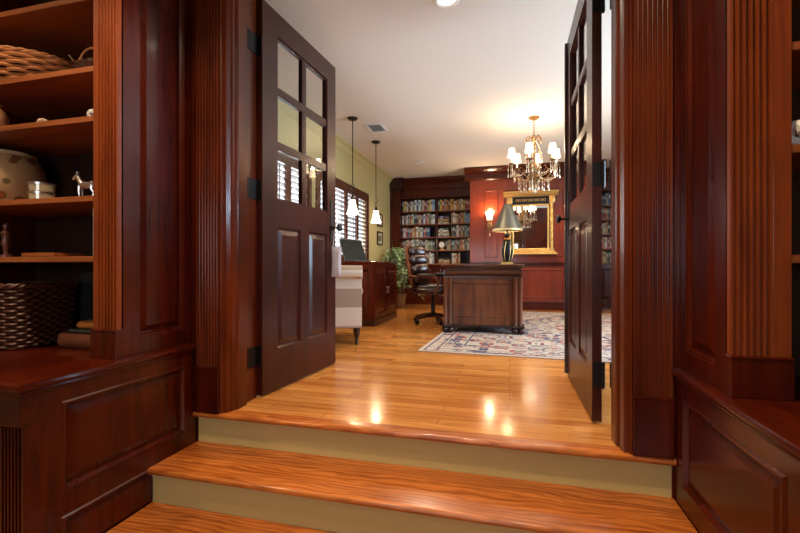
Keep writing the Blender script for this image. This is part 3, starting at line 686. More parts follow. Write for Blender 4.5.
for yy, N, U, o0 in ((-DL+0.03, (0,-1,0), (1,0,0), -DW+0.03), (DL-0.03, (0,1,0), (1,0,0), -DW+0.03)):
    MB().facade((o0, yy, 0.10), U, (0,0,1), N, 2*DW-0.06, 0.545, [(0.085, 2*DW-0.145, 0.09, 0.50)], 0.018, ((0,0),(0.004,0.006),(0.014,0.006),(0.02,-0.008),(0.05,-0.008))).build('end_panel', walnut, dk)
MB().facade((DW-0.03, -DL+0.03, 0.10), (0,1,0), (0,0,1), (1,0,0), 2*DL-0.06, 0.545, [(0.1, 0.78, 0.09, 0.50), (0.86, 1.56, 0.09, 0.50)], 0.018, ((0,0),(0.004,0.006),(0.014,0.006),(0.02,-0.008),(0.05,-0.008))).build('back_panel', walnut, dk)
for (a, b) in ((-DL+0.08, -DL+0.47), (DL-0.47, DL-0.08)):
    for k in range(3):
        d = MB().facade((-DW+0.045, a, 0.12+k*0.175), (0,1,0), (0,0,1), (-1,0,0), b-a, 0.165, [(0.02, b-a-0.02, 0.02, 0.145)], 0.016, ((0,0),(0.004,-0.004),(0.01,-0.004),(0.02,0))).build('drawer', walnut, dk)
        MB().tube([(-DW+0.04, (a+b)/2-0.04, 0.205+k*0.175), (-DW+0.02, (a+b)/2-0.04, 0.20+k*0.175), (-DW+0.015, (a+b)/2, 0.19+k*0.175), (-DW+0.02, (a+b)/2+0.04, 0.20+k*0.175), (-DW+0.04, (a+b)/2+0.04, 0.205+k*0.175)], 0.004, 6).build('drawer_pull', gold, d, smooth=True)
for sx in (-1, 1):
    for sy in (-1, 1):
        cx, cy = sx*(DW-0.055), sy*(DL-0.055)
        MB().box(cx-0.05, cx+0.05, cy-0.05, cy+0.05, 0.10, 0.655, 0.006).build('corner_block', walnut, dk)
        for dx, dy in ((-0.028, 0), (0.028, 0)):
            m = MB().lathe([(0.026, 0.10), (0.026, 0.12), (0.019, 0.13), (0.021, 0.15), (0.018, 0.16), (0.019, 0.40), (0.017, 0.59), (0.024, 0.605), (0.018, 0.615), (0.026, 0.635), (0.026, 0.655)], (cx+dx, cy+sy*0.048, 0), 14)
            m.build('column', walnut, dk, smooth=True)
        m = MB().box(cx-0.072, cx+0.072, cy-0.078, cy+0.078, 0.075, 0.105, 0.01).box(cx-0.062, cx+0.062, cy-0.068, cy+0.068, 0.105, 0.13, 0.008)
        for q in (-0.034, 0.034): m.ball((cx+q, cy+sy*0.03, 0.04), 0.044, (0.95, 1.1, 0.9), 14)
        m.box(cx-0.055, cx+0.055, cy-0.045, cy+0.045, 0.0, 0.08, 0.012)
        m.build('foot', darkw, dk, smooth=True)
for sy in (-1, 1):    # shaped apron under each end
    pts = [(-DW+0.11, 0.115), (-DW+0.11, 0.035), (-DW+0.15, 0.055), (-DW+0.19, 0.05), (-DW+0.23, 0.075)] + [(DW-0.23, 0.075), (DW-0.19, 0.05), (DW-0.15, 0.055), (DW-0.11, 0.035), (DW-0.11, 0.115)]
    MB().prism(pts, sy*(DL-0.055)-0.012, sy*(DL-0.055)+0.012, 'y').build('apron', darkw, dk)

DT = 0.010+0.8155
lp = thing('desk_lamp', 'desk lamp with grey-green cone shade and black urn base on the desk', 'lamp', (-0.03, 5.62, DT))
MB().box(-0.075, 0.075, -0.075, 0.075, 0, 0.02, 0.004).box(-0.06, 0.06, -0.06, 0.06, 0.02, 0.032, 0.004).build('base', gold, lp)
m = MB().lathe([(0.045, 0.032), (0.05, 0.05), (0.062, 0.10), (0.072, 0.18), (0.068, 0.25), (0.05, 0.30), (0.036, 0.325)], n=20)
m.build('urn', black, lp, smooth=True)
m = MB()
for k in range(6):   # gilt leaves around the urn
    th = k*math.pi/3
    m.tube([(0.052*math.cos(th), 0.052*math.sin(th), 0.05), (0.073*math.cos(th), 0.073*math.sin(th), 0.14), (0.074*math.cos(th+0.15), 0.074*math.sin(th+0.15), 0.22), (0.055*math.cos(th+0.3), 0.055*math.sin(th+0.3), 0.295)], [0.002, 0.004, 0.0035, 0.002], 6)
m.lathe([(0.040, 0.318), (0.047, 0.325), (0.040, 0.335)], n=18)
m.build('gilt_mount', gold, lp, smooth=True)
MB().lathe([(0.016, 0.33), (0.028, 0.36), (0.045, 0.385), (0.045, 0.392), (0.014, 0.40), (0.010, 0.60)], n=14).build('neck', darkw, lp, smooth=True)
m = MB().lathe([(0.188, 0.435), (0.115, 0.605), (0.040, 0.775), (0.037, 0.775), (0.112, 0.603), (0.184, 0.436)], n=36, cap=False)
sh = m.build('lamp_shade', greenshade, lp, smooth=True)
MB().lathe([(0.190, 0.431), (0.1885, 0.452), (0.1865, 0.452), (0.186, 0.431)], n=36, cap=False).lathe([(0.1835, 0.438), (0.0365, 0.773)], n=36, cap=False).build('lining', goldin, sh, smooth=True)
MB().lathe([(0.0, 0.80), (0.012, 0.795), (0.014, 0.785), (0.006, 0.78), (0.006, 0.76)], n=12).build('finial', gold, lp, smooth=True)
MB().ball((0.04, 0, 0.50), 0.022).ball((-0.04, 0, 0.50), 0.022).build('bulb', bulb_lit, lp, smooth=True)
light('desk_lamp_light', 'POINT', (-0.03, 5.62, DT+0.47), 3.5, WARM, 0.05)

# ------------------------------------------------------------------ office chair at the desk
ch = thing('office_chair', 'burgundy leather swivel armchair pulled up to the left side of the desk', 'chair', (-1.05, 5.93, 0.001), R(-14))
m = MB()
for k in range(5):
    th = k*2*math.pi/5+0.5; c, sn = math.cos(th), math.sin(th)
    m.tube([(0.03*c, 0.03*sn, 0.12), (0.16*c, 0.16*sn, 0.105), (0.29*c, 0.29*sn, 0.075)], [0.03, 0.024, 0.018], 8)
m.lathe([(0.04, 0.08), (0.045, 0.13), (0.03, 0.15)], n=14)
base = m.build('star_base', darkw, ch, smooth=True)
for k in range(5):
    th = k*2*math.pi/5+0.5; c, sn = math.cos(th), math.sin(th)
    q = MB(); M = Matrix.Translation((0.29*c, 0.29*sn, 0.03)) @ Matrix.Rotation(th, 4, 'Z') @ Matrix.Rotation(R(90), 4, 'X')
    q.add(MB().lathe([(0.02, -0.025), (0.029, -0.02), (0.029, -0.004), (0.01, -0.003), (0.01, 0.003), (0.029, 0.004), (0.029, 0.02), (0.02, 0.025)], n=14), M)
    q.tube([(0.29*c, 0.29*sn, 0.03), (0.285*c, 0.285*sn, 0.078)], 0.007, 6)
    q.build('caster', black, base, smooth=True)
MB().lathe([(0.028, 0.13), (0.028, 0.28), (0.02, 0.28), (0.02, 0.39), (0.10, 0.395), (0.10, 0.41)], n=14).build('gas_column', black, ch, smooth=True)
def pillow(cx, cy, cz, sx, sy, sz, rot=None, n=4.0):
    t = bmesh.new(); bmesh.ops.create_cube(t, size=2); bmesh.ops.subdivide_edges(t, edges=t.edges[:], cuts=7, use_grid_fill=True)
    for v in t.verts:
        p = v.co.copy(); l = (abs(p.x)**n+abs(p.y)**n+abs(p.z)**n)**(1/n); v.co = p/l
    M = Matrix.Translation((cx, cy, cz)) @ (rot or Matrix.Identity(4)) @ Matrix.Diagonal((sx, sy, sz, 1))
    bmesh.ops.transform(t, matrix=M, verts=t.verts[:]); return t
m = MB(); m.merge(pillow(0.02, 0, 0.465, 0.27, 0.265, 0.055)); m.merge(pillow(0.02, 0, 0.51, 0.25, 0.24, 0.045)); m.build('seat', leather, ch, smooth=True)
m = MB(); tilt = Matrix.Rotation(R(-11), 4, 'Y')
for k, (z, hx) in enumerate(((0.62, 0.23), (0.76, 0.25), (0.90, 0.25), (1.015, 0.23))):
    xb = -0.17-(z-0.5)*0.20
    m.merge(pillow(xb+0.02, 0, z, 0.065, hx, 0.082, tilt, 2.8))
m.build('back_cushion', leather, ch, smooth=True)
m = MB()
m.merge(pillow(-0.268, 0, 0.80, 0.026, 0.262, 0.31, tilt, 7))
m.build('back_shell', walnut, ch, smooth=True)
for sy in (-1, 1):
    y = sy*0.275
    m = MB().tube([(0.15, y, 0.42), (0.19, y, 0.50), (0.20, y, 0.60), (0.16, y, 0.655), (0.0, y, 0.665), (-0.16, y, 0.66), (-0.25, y, 0.67)], [0.016, 0.018, 0.018, 0.022, 0.022, 0.018, 0.014], 8)
    a = m.build('arm', walnut, ch, smooth=True)
    q = MB(); q.merge(pillow(0.02, y, 0.682, 0.14, 0.032, 0.022)); q.build('arm_pad', leather, a, smooth=True)

# ------------------------------------------------------------------ striped armchair behind the left door
ac = thing('striped_armchair', 'tan and cream striped upholstered armchair with rolled back behind the left door', 'armchair', (-1.80, 3.93, 0.001), R(21.5))
hw = 0.385
def rolled(x0, x1, z0, zr, y0, r):
    """back seen from behind: flat outside face turning into a roll at the top, swept along x"""
    pts = [(y0+0.14, z0), (y0+0.01, z0), (y0, z0+0.03), (y0+0.0, zr-0.06)]
    pts += [(y0+0.03+r*math.cos(a)-0.03, zr+r*math.sin(a)) for a in [R(215-15*k) for k in range(0, 16)]]
    pts += [(y0+0.14, zr-0.05)]
    return MB().prism(pts, x0, x1, 'x')
rolled(-hw+0.01, hw-0.01, 0.17, 0.735, 0.0, 0.072).build('back', striped, ac, smooth=True)
m = MB()
for sx in (-1, 1): m.add(MB().lathe([(0, 0), (0.066, 0), (0.070, 0.004), (0.066, 0.008), (0, 0.008)], n=22), Matrix.Translation((sx*(hw-0.01)-0.004, 0.0, 0.735)) @ Matrix.Rotation(R(90), 4, 'Y'))
m.build('roll_piping', striped, ac, smooth=True)
for sx in (-1, 1):
    m = MB(); a, b = sorted((sx*(hw-0.13), sx*(hw-0.012))); m.box(a, b, 0.06, 0.76, 0.17, 0.52, 0.02)
    m.add(MB().lathe([(0.0, 0), (0.07, 0.0), (0.078, 0.01), (0.078, 0.68), (0.07, 0.69), (0, 0.69)], n=20), Matrix.Translation((sx*(hw-0.075), 0.76, 0.54)) @ Matrix.Rotation(R(90), 4, 'X'))
    m.build('arm', striped, ac, smooth=True)
MB().box(-hw+0.12, hw-0.12, 0.10, 0.76, 0.17, 0.30, 0.01).build('seat_base', striped, ac)
m = MB(); m.merge(pillow(0, 0.45, 0.37, hw-0.13, 0.31, 0.075, None, 6)); m.build('seat_cushion', striped, ac, smooth=True)
for sx in (-1, 1):
    for y in (0.05, 0.70):
        MB().lathe([(0.018, 0), (0.022, 0.012), (0.014, 0.03), (0.02, 0.06), (0.032, 0.10), (0.036, 0.14), (0.036, 0.172)], (sx*(hw-0.06), y, 0), 14).build('leg', darkw, ac, smooth=True)

# ------------------------------------------------------------------ credenza, laptop, plant, pictures
cr = thing('credenza', 'low dark cherry credenza against the window wall', 'cabinet', (-2.09, 5.93, 0.001))
cw, cl = 0.345, 0.56
MB().box(-cw, cw, -cl, cl, 0.085, 0.835, 0.004).build('body', cherry, cr)
MB().box(-cw, cw+0.018, -cl-0.018, cl+0.018, 0.835, 0.868, 0.009).build('top', cherry_y, cr, smooth=True)
MB().box(-cw, cw+0.012, -cl-0.012, cl+0.012, 0, 0.085, 0.006).build('plinth', darkw, cr)
MB().facade((-cw+0.002, -cl-0.012, 0.09), (1,0,0), (0,0,1), (0,-1,0), 2*cw-0.004, 0.74, [(0.07, 2*cw-0.07, 0.07, 0.67)], 0.012).build('end_panel', cherry, cr)
for k in range(2):
    a = -cl+0.01+k*cl; b = a+cl-0.02
    d = MB().facade((cw+0.014, a, 0.10), (0,1,0), (0,0,1), (1,0,0), b-a, 0.72, [(0.06, b-a-0.06, 0.06, 0.66)], 0.014).build('cabinet_door', cherry, cr)
    y = b-0.03 if k == 0 else a+0.03
    MB().tube([(cw+0.014, y, 0.42), (cw+0.035, y, 0.43), (cw+0.035, y, 0.50), (cw+0.014, y, 0.51)], 0.005, 8).build('handle', silver, d, smooth=True)

lt = thing('laptop', 'open black laptop on the credenza in front of the shuttered window', 'laptop', (-2.13, 5.68, 0.870), R(58))
MB().box(-0.19, 0.19, -0.25, -0.012, 0.0, 0.016, 0.003).build('keyboard_base', laptopm, lt)
l2 = MB().add(MB().box(-0.20, 0.20, -0.006, 0.006, 0, 0.34, 0.003), Matrix.Translation((0, -0.02, 0.012)) @ Matrix.Rotation(R(-24), 4, 'X')).build('lid', laptopm, lt)
MB().add(MB().box(-0.185, 0.185, -0.0085, -0.0065, 0.015, 0.325), Matrix.Translation((0, -0.02, 0.012)) @ Matrix.Rotation(R(-24), 4, 'X')).build('screen', screenm, l2)

pl = thing('potted_plant', 'bushy variegated green plant in a bronze pot beyond the credenza', 'plant', (-2.07, 8.05, 0.001))
MB().lathe([(0.075, 0), (0.085, 0.01), (0.095, 0.12), (0.12, 0.25), (0.13, 0.27), (0.125, 0.275), (0.11, 0.262), (0.0, 0.255)], n=24).build('pot', plain('pot_glaze', (0.16, 0.09, 0.045), 0.4), pl, smooth=True)
random.seed(5)
stems, fol = MB(), MB()
def leaf(m, p, d, up, L, W):
    d = d.normalized(); sd = d.cross(up); sd = sd.normalized() if sd.length > 1e-4 else Vector((1,0,0)); nn = sd.cross(d).normalized()
    pts = []
    for t, wd, dr in ((0, 0.05, 0), (0.25, 0.8, 0.03), (0.5, 1, 0.02), (0.78, 0.6, -0.05), (1, 0.0, -0.16)):
        c = p+d*L*t+nn*L*dr; pts.append((c-sd*W*wd*0.5-nn*0.12*W*wd, c, c+sd*W*wd*0.5-nn*0.12*W*wd))
    prev = None
    for a, b, c in pts:
        cur = [m.bm.verts.new(q) for q in (a, b, c)]
        if prev: m.f([prev[0], prev[1], cur[1], cur[0]]); m.f([prev[1], prev[2], cur[2], cur[1]])
        prev = cur
for k in range(60):
    th = random.uniform(0, 2*math.pi); reach = random.uniform(0.12, 0.42); top = random.uniform(0.6, 1.22)
    if math.cos(th) > 0.2 and random.random() < 0.7: top -= 0.15; reach += 0.05
    e = Vector((max(-0.36, reach*math.cos(th)), reach*0.9*math.sin(th), top))
    mid = Vector((e.x*0.35, e.y*0.35, 0.30+(top-0.3)*0.75)); e2 = e+Vector((e.x*0.35, e.y*0.3, -random.uniform(0.05, 0.35)))
    e2.x = max(-0.37, e2.x)
    path = [Vector((0, 0, 0.25)), mid, e, e2]
    stems.tube(path, [0.006, 0.005, 0.003, 0.002], 5)
    for q in range(26):
        t = random.uniform(0.35, 1.0)*3; i = min(2, int(t)); p = path[i].lerp(path[i+1], t-i)
        d = Vector((random.gauss(0, 1), random.gauss(0, 1), random.gauss(-0.1, 0.6)))
        if p.x < -0.25: d.x = abs(d.x)
        leaf(fol, p, d, Vector((random.gauss(0, 0.3), random.gauss(0, 0.3), 1)), random.uniform(0.06, 0.11), random.uniform(0.035, 0.055))
stems.build('stems', plain('stem', (0.14, 0.12, 0.05), 0.7), pl, smooth=True)
fol.build('foliage', leafm, pl, fix=False)

for nm, z0, z1, lab in (('lower', 1.235, 1.50, 'small dark framed picture on the olive wall, lower of two'), ('upper', 1.60, 1.86, 'small dark framed picture on the olive wall, upper of two')):
    y0, y1 = 7.86, 8.20; pc2 = thing('framed_picture', lab, 'picture', (XW+0.002, (y0+y1)/2, z0)); h = (y1-y0)/2; H2 = z1-z0; t = 0.03
    MB().box(0, 0.022, -h, h, 0, t, 0.003).box(0, 0.022, -h, h, H2-t, H2, 0.003).box(0, 0.022, -h, -h+t, t, H2-t).box(0, 0.022, h-t, h, t, H2-t).build('frame', darkw, pc2)
    MB().box(0, 0.008, -h+t, h-t, t, H2-t).build('mat_board', plain('mat_board', (0.5, 0.44, 0.3), 0.8), pc2)
    MB().box(0.008, 0.010, -h+t+0.05, h-t-0.05, t+0.045, H2-t-0.045).build('print', plain('print_'+nm, (0.12, 0.10, 0.05), 0.6, bscale=20), pc2)

# ------------------------------------------------------------------ gilt mirror and wall sconce
mr = thing('wall_mirror', 'gilt framed mirror with cornice and black tablet on the panelled wall', 'mirror', (0.375, YP-0.003, 1.03))
MB().box(-0.33, 0.33, -0.012, -0.008, 0.09, 0.93).build('mirror_glass', mirrorm, mr)
MB().box(-0.40, 0.40, -0.008, 0, 0.03, 1.12).build('backboard', darkw, mr)
m = MB().box(-0.47, 0.47, -0.085, 0, 0.0, 0.028, 0.006).box(-0.44, 0.44, -0.065, 0, 0.028, 0.05, 0.006).box(-0.42, 0.42, -0.05, 0, 0.05, 0.085, 0.006)
m.build('sill', gold, mr)
m = MB().box(-0.33, 0.33, -0.03, -0.008, 0.085, 0.115, 0.005).box(-0.33, 0.33, -0.03, -0.008, 0.90, 0.93, 0.005).box(-0.33, -0.30, -0.03, -0.008, 0.115, 0.90, 0.005).box(0.30, 0.33, -0.03, -0.008, 0.115, 0.90, 0.005)
m.build('inner_frame', gold, mr)
for sx in (-1, 1):
    m = MB(); prof = [(0.045, 0.085), (0.045, 0.11), (0.033, 0.12), (0.038, 0.14), (0.03, 0.155)]
    for k in range(5): z = 0.17+k*0.145; prof += [(0.03, z), (0.034, z+0.05), (0.030, z+0.10), (0.038, z+0.115), (0.030, z+0.13)]
    prof += [(0.03, 0.92), (0.042, 0.94), (0.042, 0.96)]
    m.lathe(prof, (sx*0.375, -0.035, 0), 16); m.box(sx*0.375-0.05, sx*0.375+0.05, -0.07, 0, 0.955, 1.075, 0.006)
    m.build('column', gold, mr, smooth=True)
MB().box(-0.325, 0.325, -0.03, -0.008, 0.935, 1.075).build('tablet', black, mr)
m = MB()
for k in range(-2, 3):
    for t in (-1, 1):
        m.tube([(k*0.11, -0.034, 1.005), (k*0.11+t*0.02, -0.036, 1.03), (k*0.11+t*0.045, -0.036, 1.02), (k*0.11+t*0.04, -0.035, 0.995), (k*0.11+t*0.02, -0.034, 0.985)], 0.006, 6)
    m.ball((k*0.11, -0.034, 1.005), 0.017, (1, 0.5, 1), 10)
m.build('tablet_relief', gold, mr, smooth=True)
MB().prism([(0, 1.075), (-0.07, 1.075), (-0.075, 1.09), (-0.085, 1.095), (-0.10, 1.12), (-0.105, 1.14), (-0.12, 1.145), (-0.12, 1.165), (0, 1.165)], -0.485, 0.485, 'x').build('cornice', gold, mr)
for k in range(-8, 9): MB().ball((k*0.054, -0.092, 1.108), 0.016, n=8).build('cornice_ball', gold, mr, smooth=True)

def bell(r0, r1, h, t=0.003, n=24):
    pr = [(r0+(r1-r0)*(k/8)**1.6, -h*k/8) for k in range(9)]
    return MB().lathe(pr+[(r-t, z) for r, z in reversed(pr)], n=n, cap=False)
sc = thing('wall_sconce', 'lit wall sconce with frosted bell shade left of the gilt mirror', 'sconce', (-0.365, YP-0.008, 1.585))
m = MB(); m.add(MB().lathe([(0.0, 0.018), (0.03, 0.016), (0.05, 0.008), (0.055, 0)], n=20), Matrix.Diagonal((1, 1, 1.5, 1)) @ Matrix.Rotation(R(90), 4, 'X')); m.build('backplate', gilt, sc, smooth=True)
MB().tube([(0, -0.01, 0.0), (0, -0.05, -0.04), (0, -0.10, -0.045), (0, -0.13, -0.01), (0, -0.13, 0.05), (0, -0.13, 0.09)], 0.008, 8).lathe([(0.008, 0.06), (0.035, 0.085), (0.03, 0.10), (0.014, 0.11)], (0, -0.13, 0), 14).build('arm', gilt, sc, smooth=True)
q = MB(); q.add(bell(0.045, 0.085, 0.14), Matrix.Translation((0, -0.13, 0.10)) @ Matrix.Rotation(R(180), 4, 'X')); q.build('lamp_shade', glass_lit, sc, smooth=True)
MB().tube([(0, -0.03, -0.06), (0, -0.03, -0.15)], 0.002, 5).ball((0, -0.03, -0.17), 0.02, (0.7, 0.7, 1.4)).ball((0, -0.03, -0.21), 0.008).build('drop', crystal, sc, smooth=True)
light('sconce_light', 'POINT', (-0.365, YP-0.14, 1.87), 11, WARM, 0.05)

# ------------------------------------------------------------------ chandelier
cx, cy = 0.30, 5.65
cd = thing('chandelier', 'gilt crystal chandelier with six small lit shades above the desk', 'chandelier', (cx, cy, 0))
MB().lathe([(0.0, CE-0.045), (0.02, CE-0.042), (0.05, CE-0.025), (0.066, CE-0.012), (0.066, CE-0.002), (0, CE-0.002)], n=24).build('ceiling_canopy', gilt, cd, smooth=True)
m = MB().tube([(0, 0, CE-0.04), (0, 0, 2.47)], 0.005, 6)
for k in range(5): m.lathe([(0.005, 0), (0.011, 0.012), (0.005, 0.024)], (0, 0, 2.49+k*0.032), 8)
m.build('chain', gilt, cd, smooth=True)
m = MB().lathe([(0.0, 2.48), (0.02, 2.465), (0.012, 2.44), (0.03, 2.42), (0.012, 2.39), (0.01, 2.31), (0.022, 2.29), (0.01, 2.26), (0.012, 2.14), (0.03, 2.11), (0.045, 2.06), (0.04, 2.02), (0.02, 1.98), (0.055, 1.955), (0.075, 1.93), (0.06, 1.90), (0.03, 1.87), (0.018, 1.83), (0.03, 1.81), (0.02, 1.785), (0, 1.77)], n=18)
m.build('stem', gilt, cd, smooth=True)
for k in range(6):   # scrolled crown and cage straps
    th = k*math.pi/3+0.3; c, sn = math.cos(th), math.sin(th)
    P = lambda r, z: (r*c, r*sn, z)
    sp = [P(0.012, 2.36), P(0.03, 2.43), P(0.065, 2.455), P(0.098, 2.43), P(0.098, 2.385), P(0.07, 2.365), P(0.05, 2.385), P(0.06, 2.41)]
    MB().tube(sp, [0.007, 0.008, 0.008, 0.007, 0.006, 0.005, 0.004, 0.003], 6).build('crown_scroll', gilt, cd, smooth=True)
    cg = [P(0.015, 2.38), P(0.05, 2.33), P(0.085, 2.24), P(0.095, 2.15), P(0.075, 2.06), P(0.05, 1.98), P(0.07, 1.93)]
    MB().tube(cg, 0.006, 6).build('cage_strap', gilt, cd, smooth=True)
    m = MB()
    for j in range(10):
        t = j/9*5.99; i = min(5, int(t)); p = Vector(cg[i]).lerp(Vector(cg[i+1]), t-i)*1.0; m.ball(p+Vector((c*0.012, sn*0.012, 0)), 0.0085, n=6)
    m.build('bead_string', crystal, cd, smooth=True)
sh_mb = lambda: bell(0.036, 0.053, 0.108)
RA = 0.285
for k in range(6):
    th = R(16+60*k); c, sn = math.cos(th), math.sin(th)
    P = lambda r, z, q=0: (r*c-q*sn, r*sn+q*c, z)
    a = MB().tube([P(0.03, 1.95), P(0.07, 1.91), P(0.13, 1.885), P(0.20, 1.895), P(0.26, 1.94), P(0.285, 2.03), P(RA, 2.09)], [0.009, 0.010, 0.009, 0.009, 0.008, 0.007, 0.007], 8)
    a.tube([P(0.20, 1.895), P(0.235, 1.92), P(0.23, 1.965), P(0.195, 1.975), P(0.18, 1.95), P(0.195, 1.935)], [0.006, 0.006, 0.005, 0.005, 0.004, 0.003], 6)
    a.tube([P(0.07, 1.91), P(0.11, 1.96), P(0.16, 1.99), P(0.19, 2.03), P(0.17, 2.06), P(0.145, 2.045)], [0.006, 0.006, 0.005, 0.005, 0.004, 0.003], 6)
    a = a.build('arm', gilt, cd, smooth=True)
    MB().lathe([(0.006, 2.08), (0.035, 2.095), (0.042, 2.105), (0.035, 2.107), (0.012, 2.11)], P(RA, 0), 14).build('bobeche', gilt, a, smooth=True)
    MB().lathe([(0.012, 2.105), (0.012, 2.20), (0.0, 2.20)], P(RA, 0), 10).build('candle_sleeve', white, a, smooth=True)
    q = sh_mb(); o = MB().add(q, Matrix.Translation(P(RA, 2.295))).build('lamp_shade', shade_lit, a, smooth=True)
    for j, (rr, qq, z0, z1) in enumerate(((0.33, 0.0, 2.09, 1.96), (RA, 0.035, 2.09, 1.97), (RA, -0.035, 2.09, 1.97), (0.13, 0.0, 1.90, 1.79), (0.20, 0.02, 1.90, 1.80))):
        m = MB().tube([P(rr, z0, qq), P(rr, z1-0.01, qq)], 0.0022, 4)
        m.ball(P(rr, z1-0.015, qq), 0.012, (0.85, 0.85, 1.9), 8); m.ball(P(rr, (z0+z1)/2, qq), 0.007, n=6)
        m.build('crystal_drop', crystal, a, smooth=True)
    # draped bead swag to the next arm
    th2 = th+math.pi/3; m = MB()
    A, B = Vector((RA*c, RA*sn, 2.03)), Vector((RA*math.cos(th2), RA*math.sin(th2), 2.03))
    for j in range(1, 14):
        t = j/14; p = A.lerp(B, t); p.z -= 0.10*math.sin(math.pi*t); m.ball(p, 0.0065, n=6)
    m.build('bead_swag', crystal, a, smooth=True)
    light('chandelier_light', 'POINT', (cx+RA*c, cy+RA*sn, 2.32), 2.3, WARM, 0.03)
for j in range(10):
    th = j*math.pi/5; p = (0.06*math.cos(th), 0.06*math.sin(th), 1.90)
    MB().tube([p, (p[0], p[1], 1.80)], 0.0018, 4).ball((p[0], p[1], 1.79), 0.010, (0.85, 0.85, 1.9), 8).build('crystal_drop', crystal, cd, smooth=True)
MB().ball((0, 0, 1.755), 0.024, n=12).build('crystal_ball', crystal, cd, smooth=True)

# ------------------------------------------------------------------ pendants over the credenza
def pendant(loc, label, e):
    x, y = loc; t = thing('pendant_light', label, 'pendant light', (x, y, 0), 0, 'pendants over the credenza')
    MB().lathe([(0.0, CE-0.03), (0.05, CE-0.028), (0.065, CE-0.015), (0.068, CE-0.002), (0, CE-0.002)], n=24).build('ceiling_canopy', bronze, t, smooth=True)
    MB().tube([(0, 0, CE-0.025), (0, 0, 1.85)], 0.0065, 8).build('rod', bronze, t, smooth=True)
    m = MB().tube([(0, 0, 1.86), (0.018, 0, 1.83), (0.02, 0, 1.80), (0.0, 0, 1.775), (-0.018, 0, 1.75), (-0.012, 0, 1.72), (0, 0, 1.70)], 0.006, 8)
    m.tube([(0, 0, 1.86), (-0.02, 0.01, 1.83), (-0.02, 0.01, 1.80), (0.0, 0, 1.775), (0.018, -0.01, 1.75), (0.012, 0, 1.72), (0, 0, 1.70)], 0.004, 6)
    m.lathe([(0.008, 1.71), (0.02, 1.70), (0.024, 1.67), (0.032, 1.655), (0.034, 1.635), (0.0, 1.635)], n=16)
    m.build('scroll_fitter', bronze, t, smooth=True)
    MB().add(bell(0.036, 0.080, 0.18), Matrix.Translation((0, 0, 1.648))).build('lamp_shade', glass_lit, t, smooth=True)
    MB().ball((0, 0, 1.56), 0.026, (1, 1, 1.3)).build('bulb', bulb_lit, t, smooth=True)
    light('pendant_lamp', 'POINT', (x, y, 1.50), e, WARM, 0.05)
pendant((-1.945, 5.10), 'bronze pendant light with white bell shade, the nearer of two', 12)
pendant((-1.965, 6.14), 'bronze pendant light with white bell shade, the farther of two', 10)

# ------------------------------------------------------------------ ceiling fittings
def downlight(x, y, label, e, lit=True):
    t = thing('recessed_downlight', label, 'ceiling light', (x, y, CE-0.001), 0, 'recessed ceiling lights')
    MB().lathe([(0.055, -0.003), (0.075, -0.012), (0.092, -0.006), (0.095, 0.0), (0.055, 0.0)], n=28, cap=False).build('trim_ring', white, t, smooth=True)
    MB().lathe([(0.0, -0.004), (0.056, -0.004)], n=24, cap=False).build('lens', bulb_lit if lit else white, t)
    light('downlight_and_fill_spot', 'SPOT', (x, y, CE-0.03), e, (1.0, 0.80, 0.56), 0.06, (0, 0, 0), spot=125, blend=0.8)
downlight(-0.435, 3.02, 'round lit recessed light in the ceiling nearest the doorway', 55)
downlight(-1.58, 7.56, 'round unlit recessed light in the ceiling before the left bookcase', 60, False)  # lens is unlit, the spot below it still shines
light('downlight_and_fill_spot', 'SPOT', (0.6, 7.2, CE-0.03), 90, (1.0, 0.80, 0.56), 0.06, spot=125)  # this and the next two: added fill spots without ceiling fittings
light('downlight_and_fill_spot', 'SPOT', (-1.0, 4.6, CE-0.03), 60, (1.0, 0.80, 0.56), 0.06, spot=125)
light('downlight_and_fill_spot', 'SPOT', (1.6, 5.2, CE-0.03), 50, (1.0, 0.80, 0.56), 0.06, spot=125)
for q, e in (((-1.15, 1.05), 64), ((0.15, 1.1), 64), ((-0.5, -0.6), 30), ((-2.5, 0.75), 60)):
    light('downlight_and_fill_spot', 'SPOT', (*q, CE-0.03), e, (1.0, 0.76, 0.5), 0.06, spot=120)  # unseen den spots, no fittings built for them
vt = thing('ceiling_vent', 'small white square air vent in the ceiling near the pendants', 'vent', (-1.76, 5.53, CE-0.001))
MB().box(-0.12, 0.12, -0.17, -0.14, -0.012, 0, 0.003).box(-0.12, 0.12, 0.14, 0.17, -0.012, 0, 0.003).box(-0.12, -0.09, -0.14, 0.14, -0.012, 0, 0.003).box(0.09, 0.12, -0.14, 0.14, -0.012, 0, 0.003).build('frame', white, vt)
MB().box(-0.09, 0.09, -0.14, 0.14, -0.003, 0).build('duct', black, vt)
m = MB()
for k in range(9): m.add(MB().box(-0.09, 0.09, -0.012, 0.012, -0.001, 0.001), Matrix.Translation((0, -0.12+k*0.03, -0.008)) @ Matrix.Rotation(R(35), 4, 'X'))
m.build('vanes', white, vt)

# ------------------------------------------------------------------ things on the den shelves
def weave(m, fx, fy, n_st, rows, z0, dz, r, amp, ztop=None, seg=None):
    """over-under woven walls: fx/fy give the outline at height fraction t and angle a"""
    seg = seg or n_st*4
    for k in range(rows):
        t = k/max(1, rows-1); pts = []
        for j in range(seg+1):
            a = 2*math.pi*j/seg; off = amp*math.cos(n_st*a/2+math.pi*(k % 2))
            x, y = fx(a, t), fy(a, t); l = math.hypot(x, y) or 1
            zz = z0+dz*k if ztop is None else z0+(ztop(a)-z0)*t
            pts.append((x+x/l*off, y+y/l*off, zz))
        m.tube(pts, r, 5, cap=False)
    return m
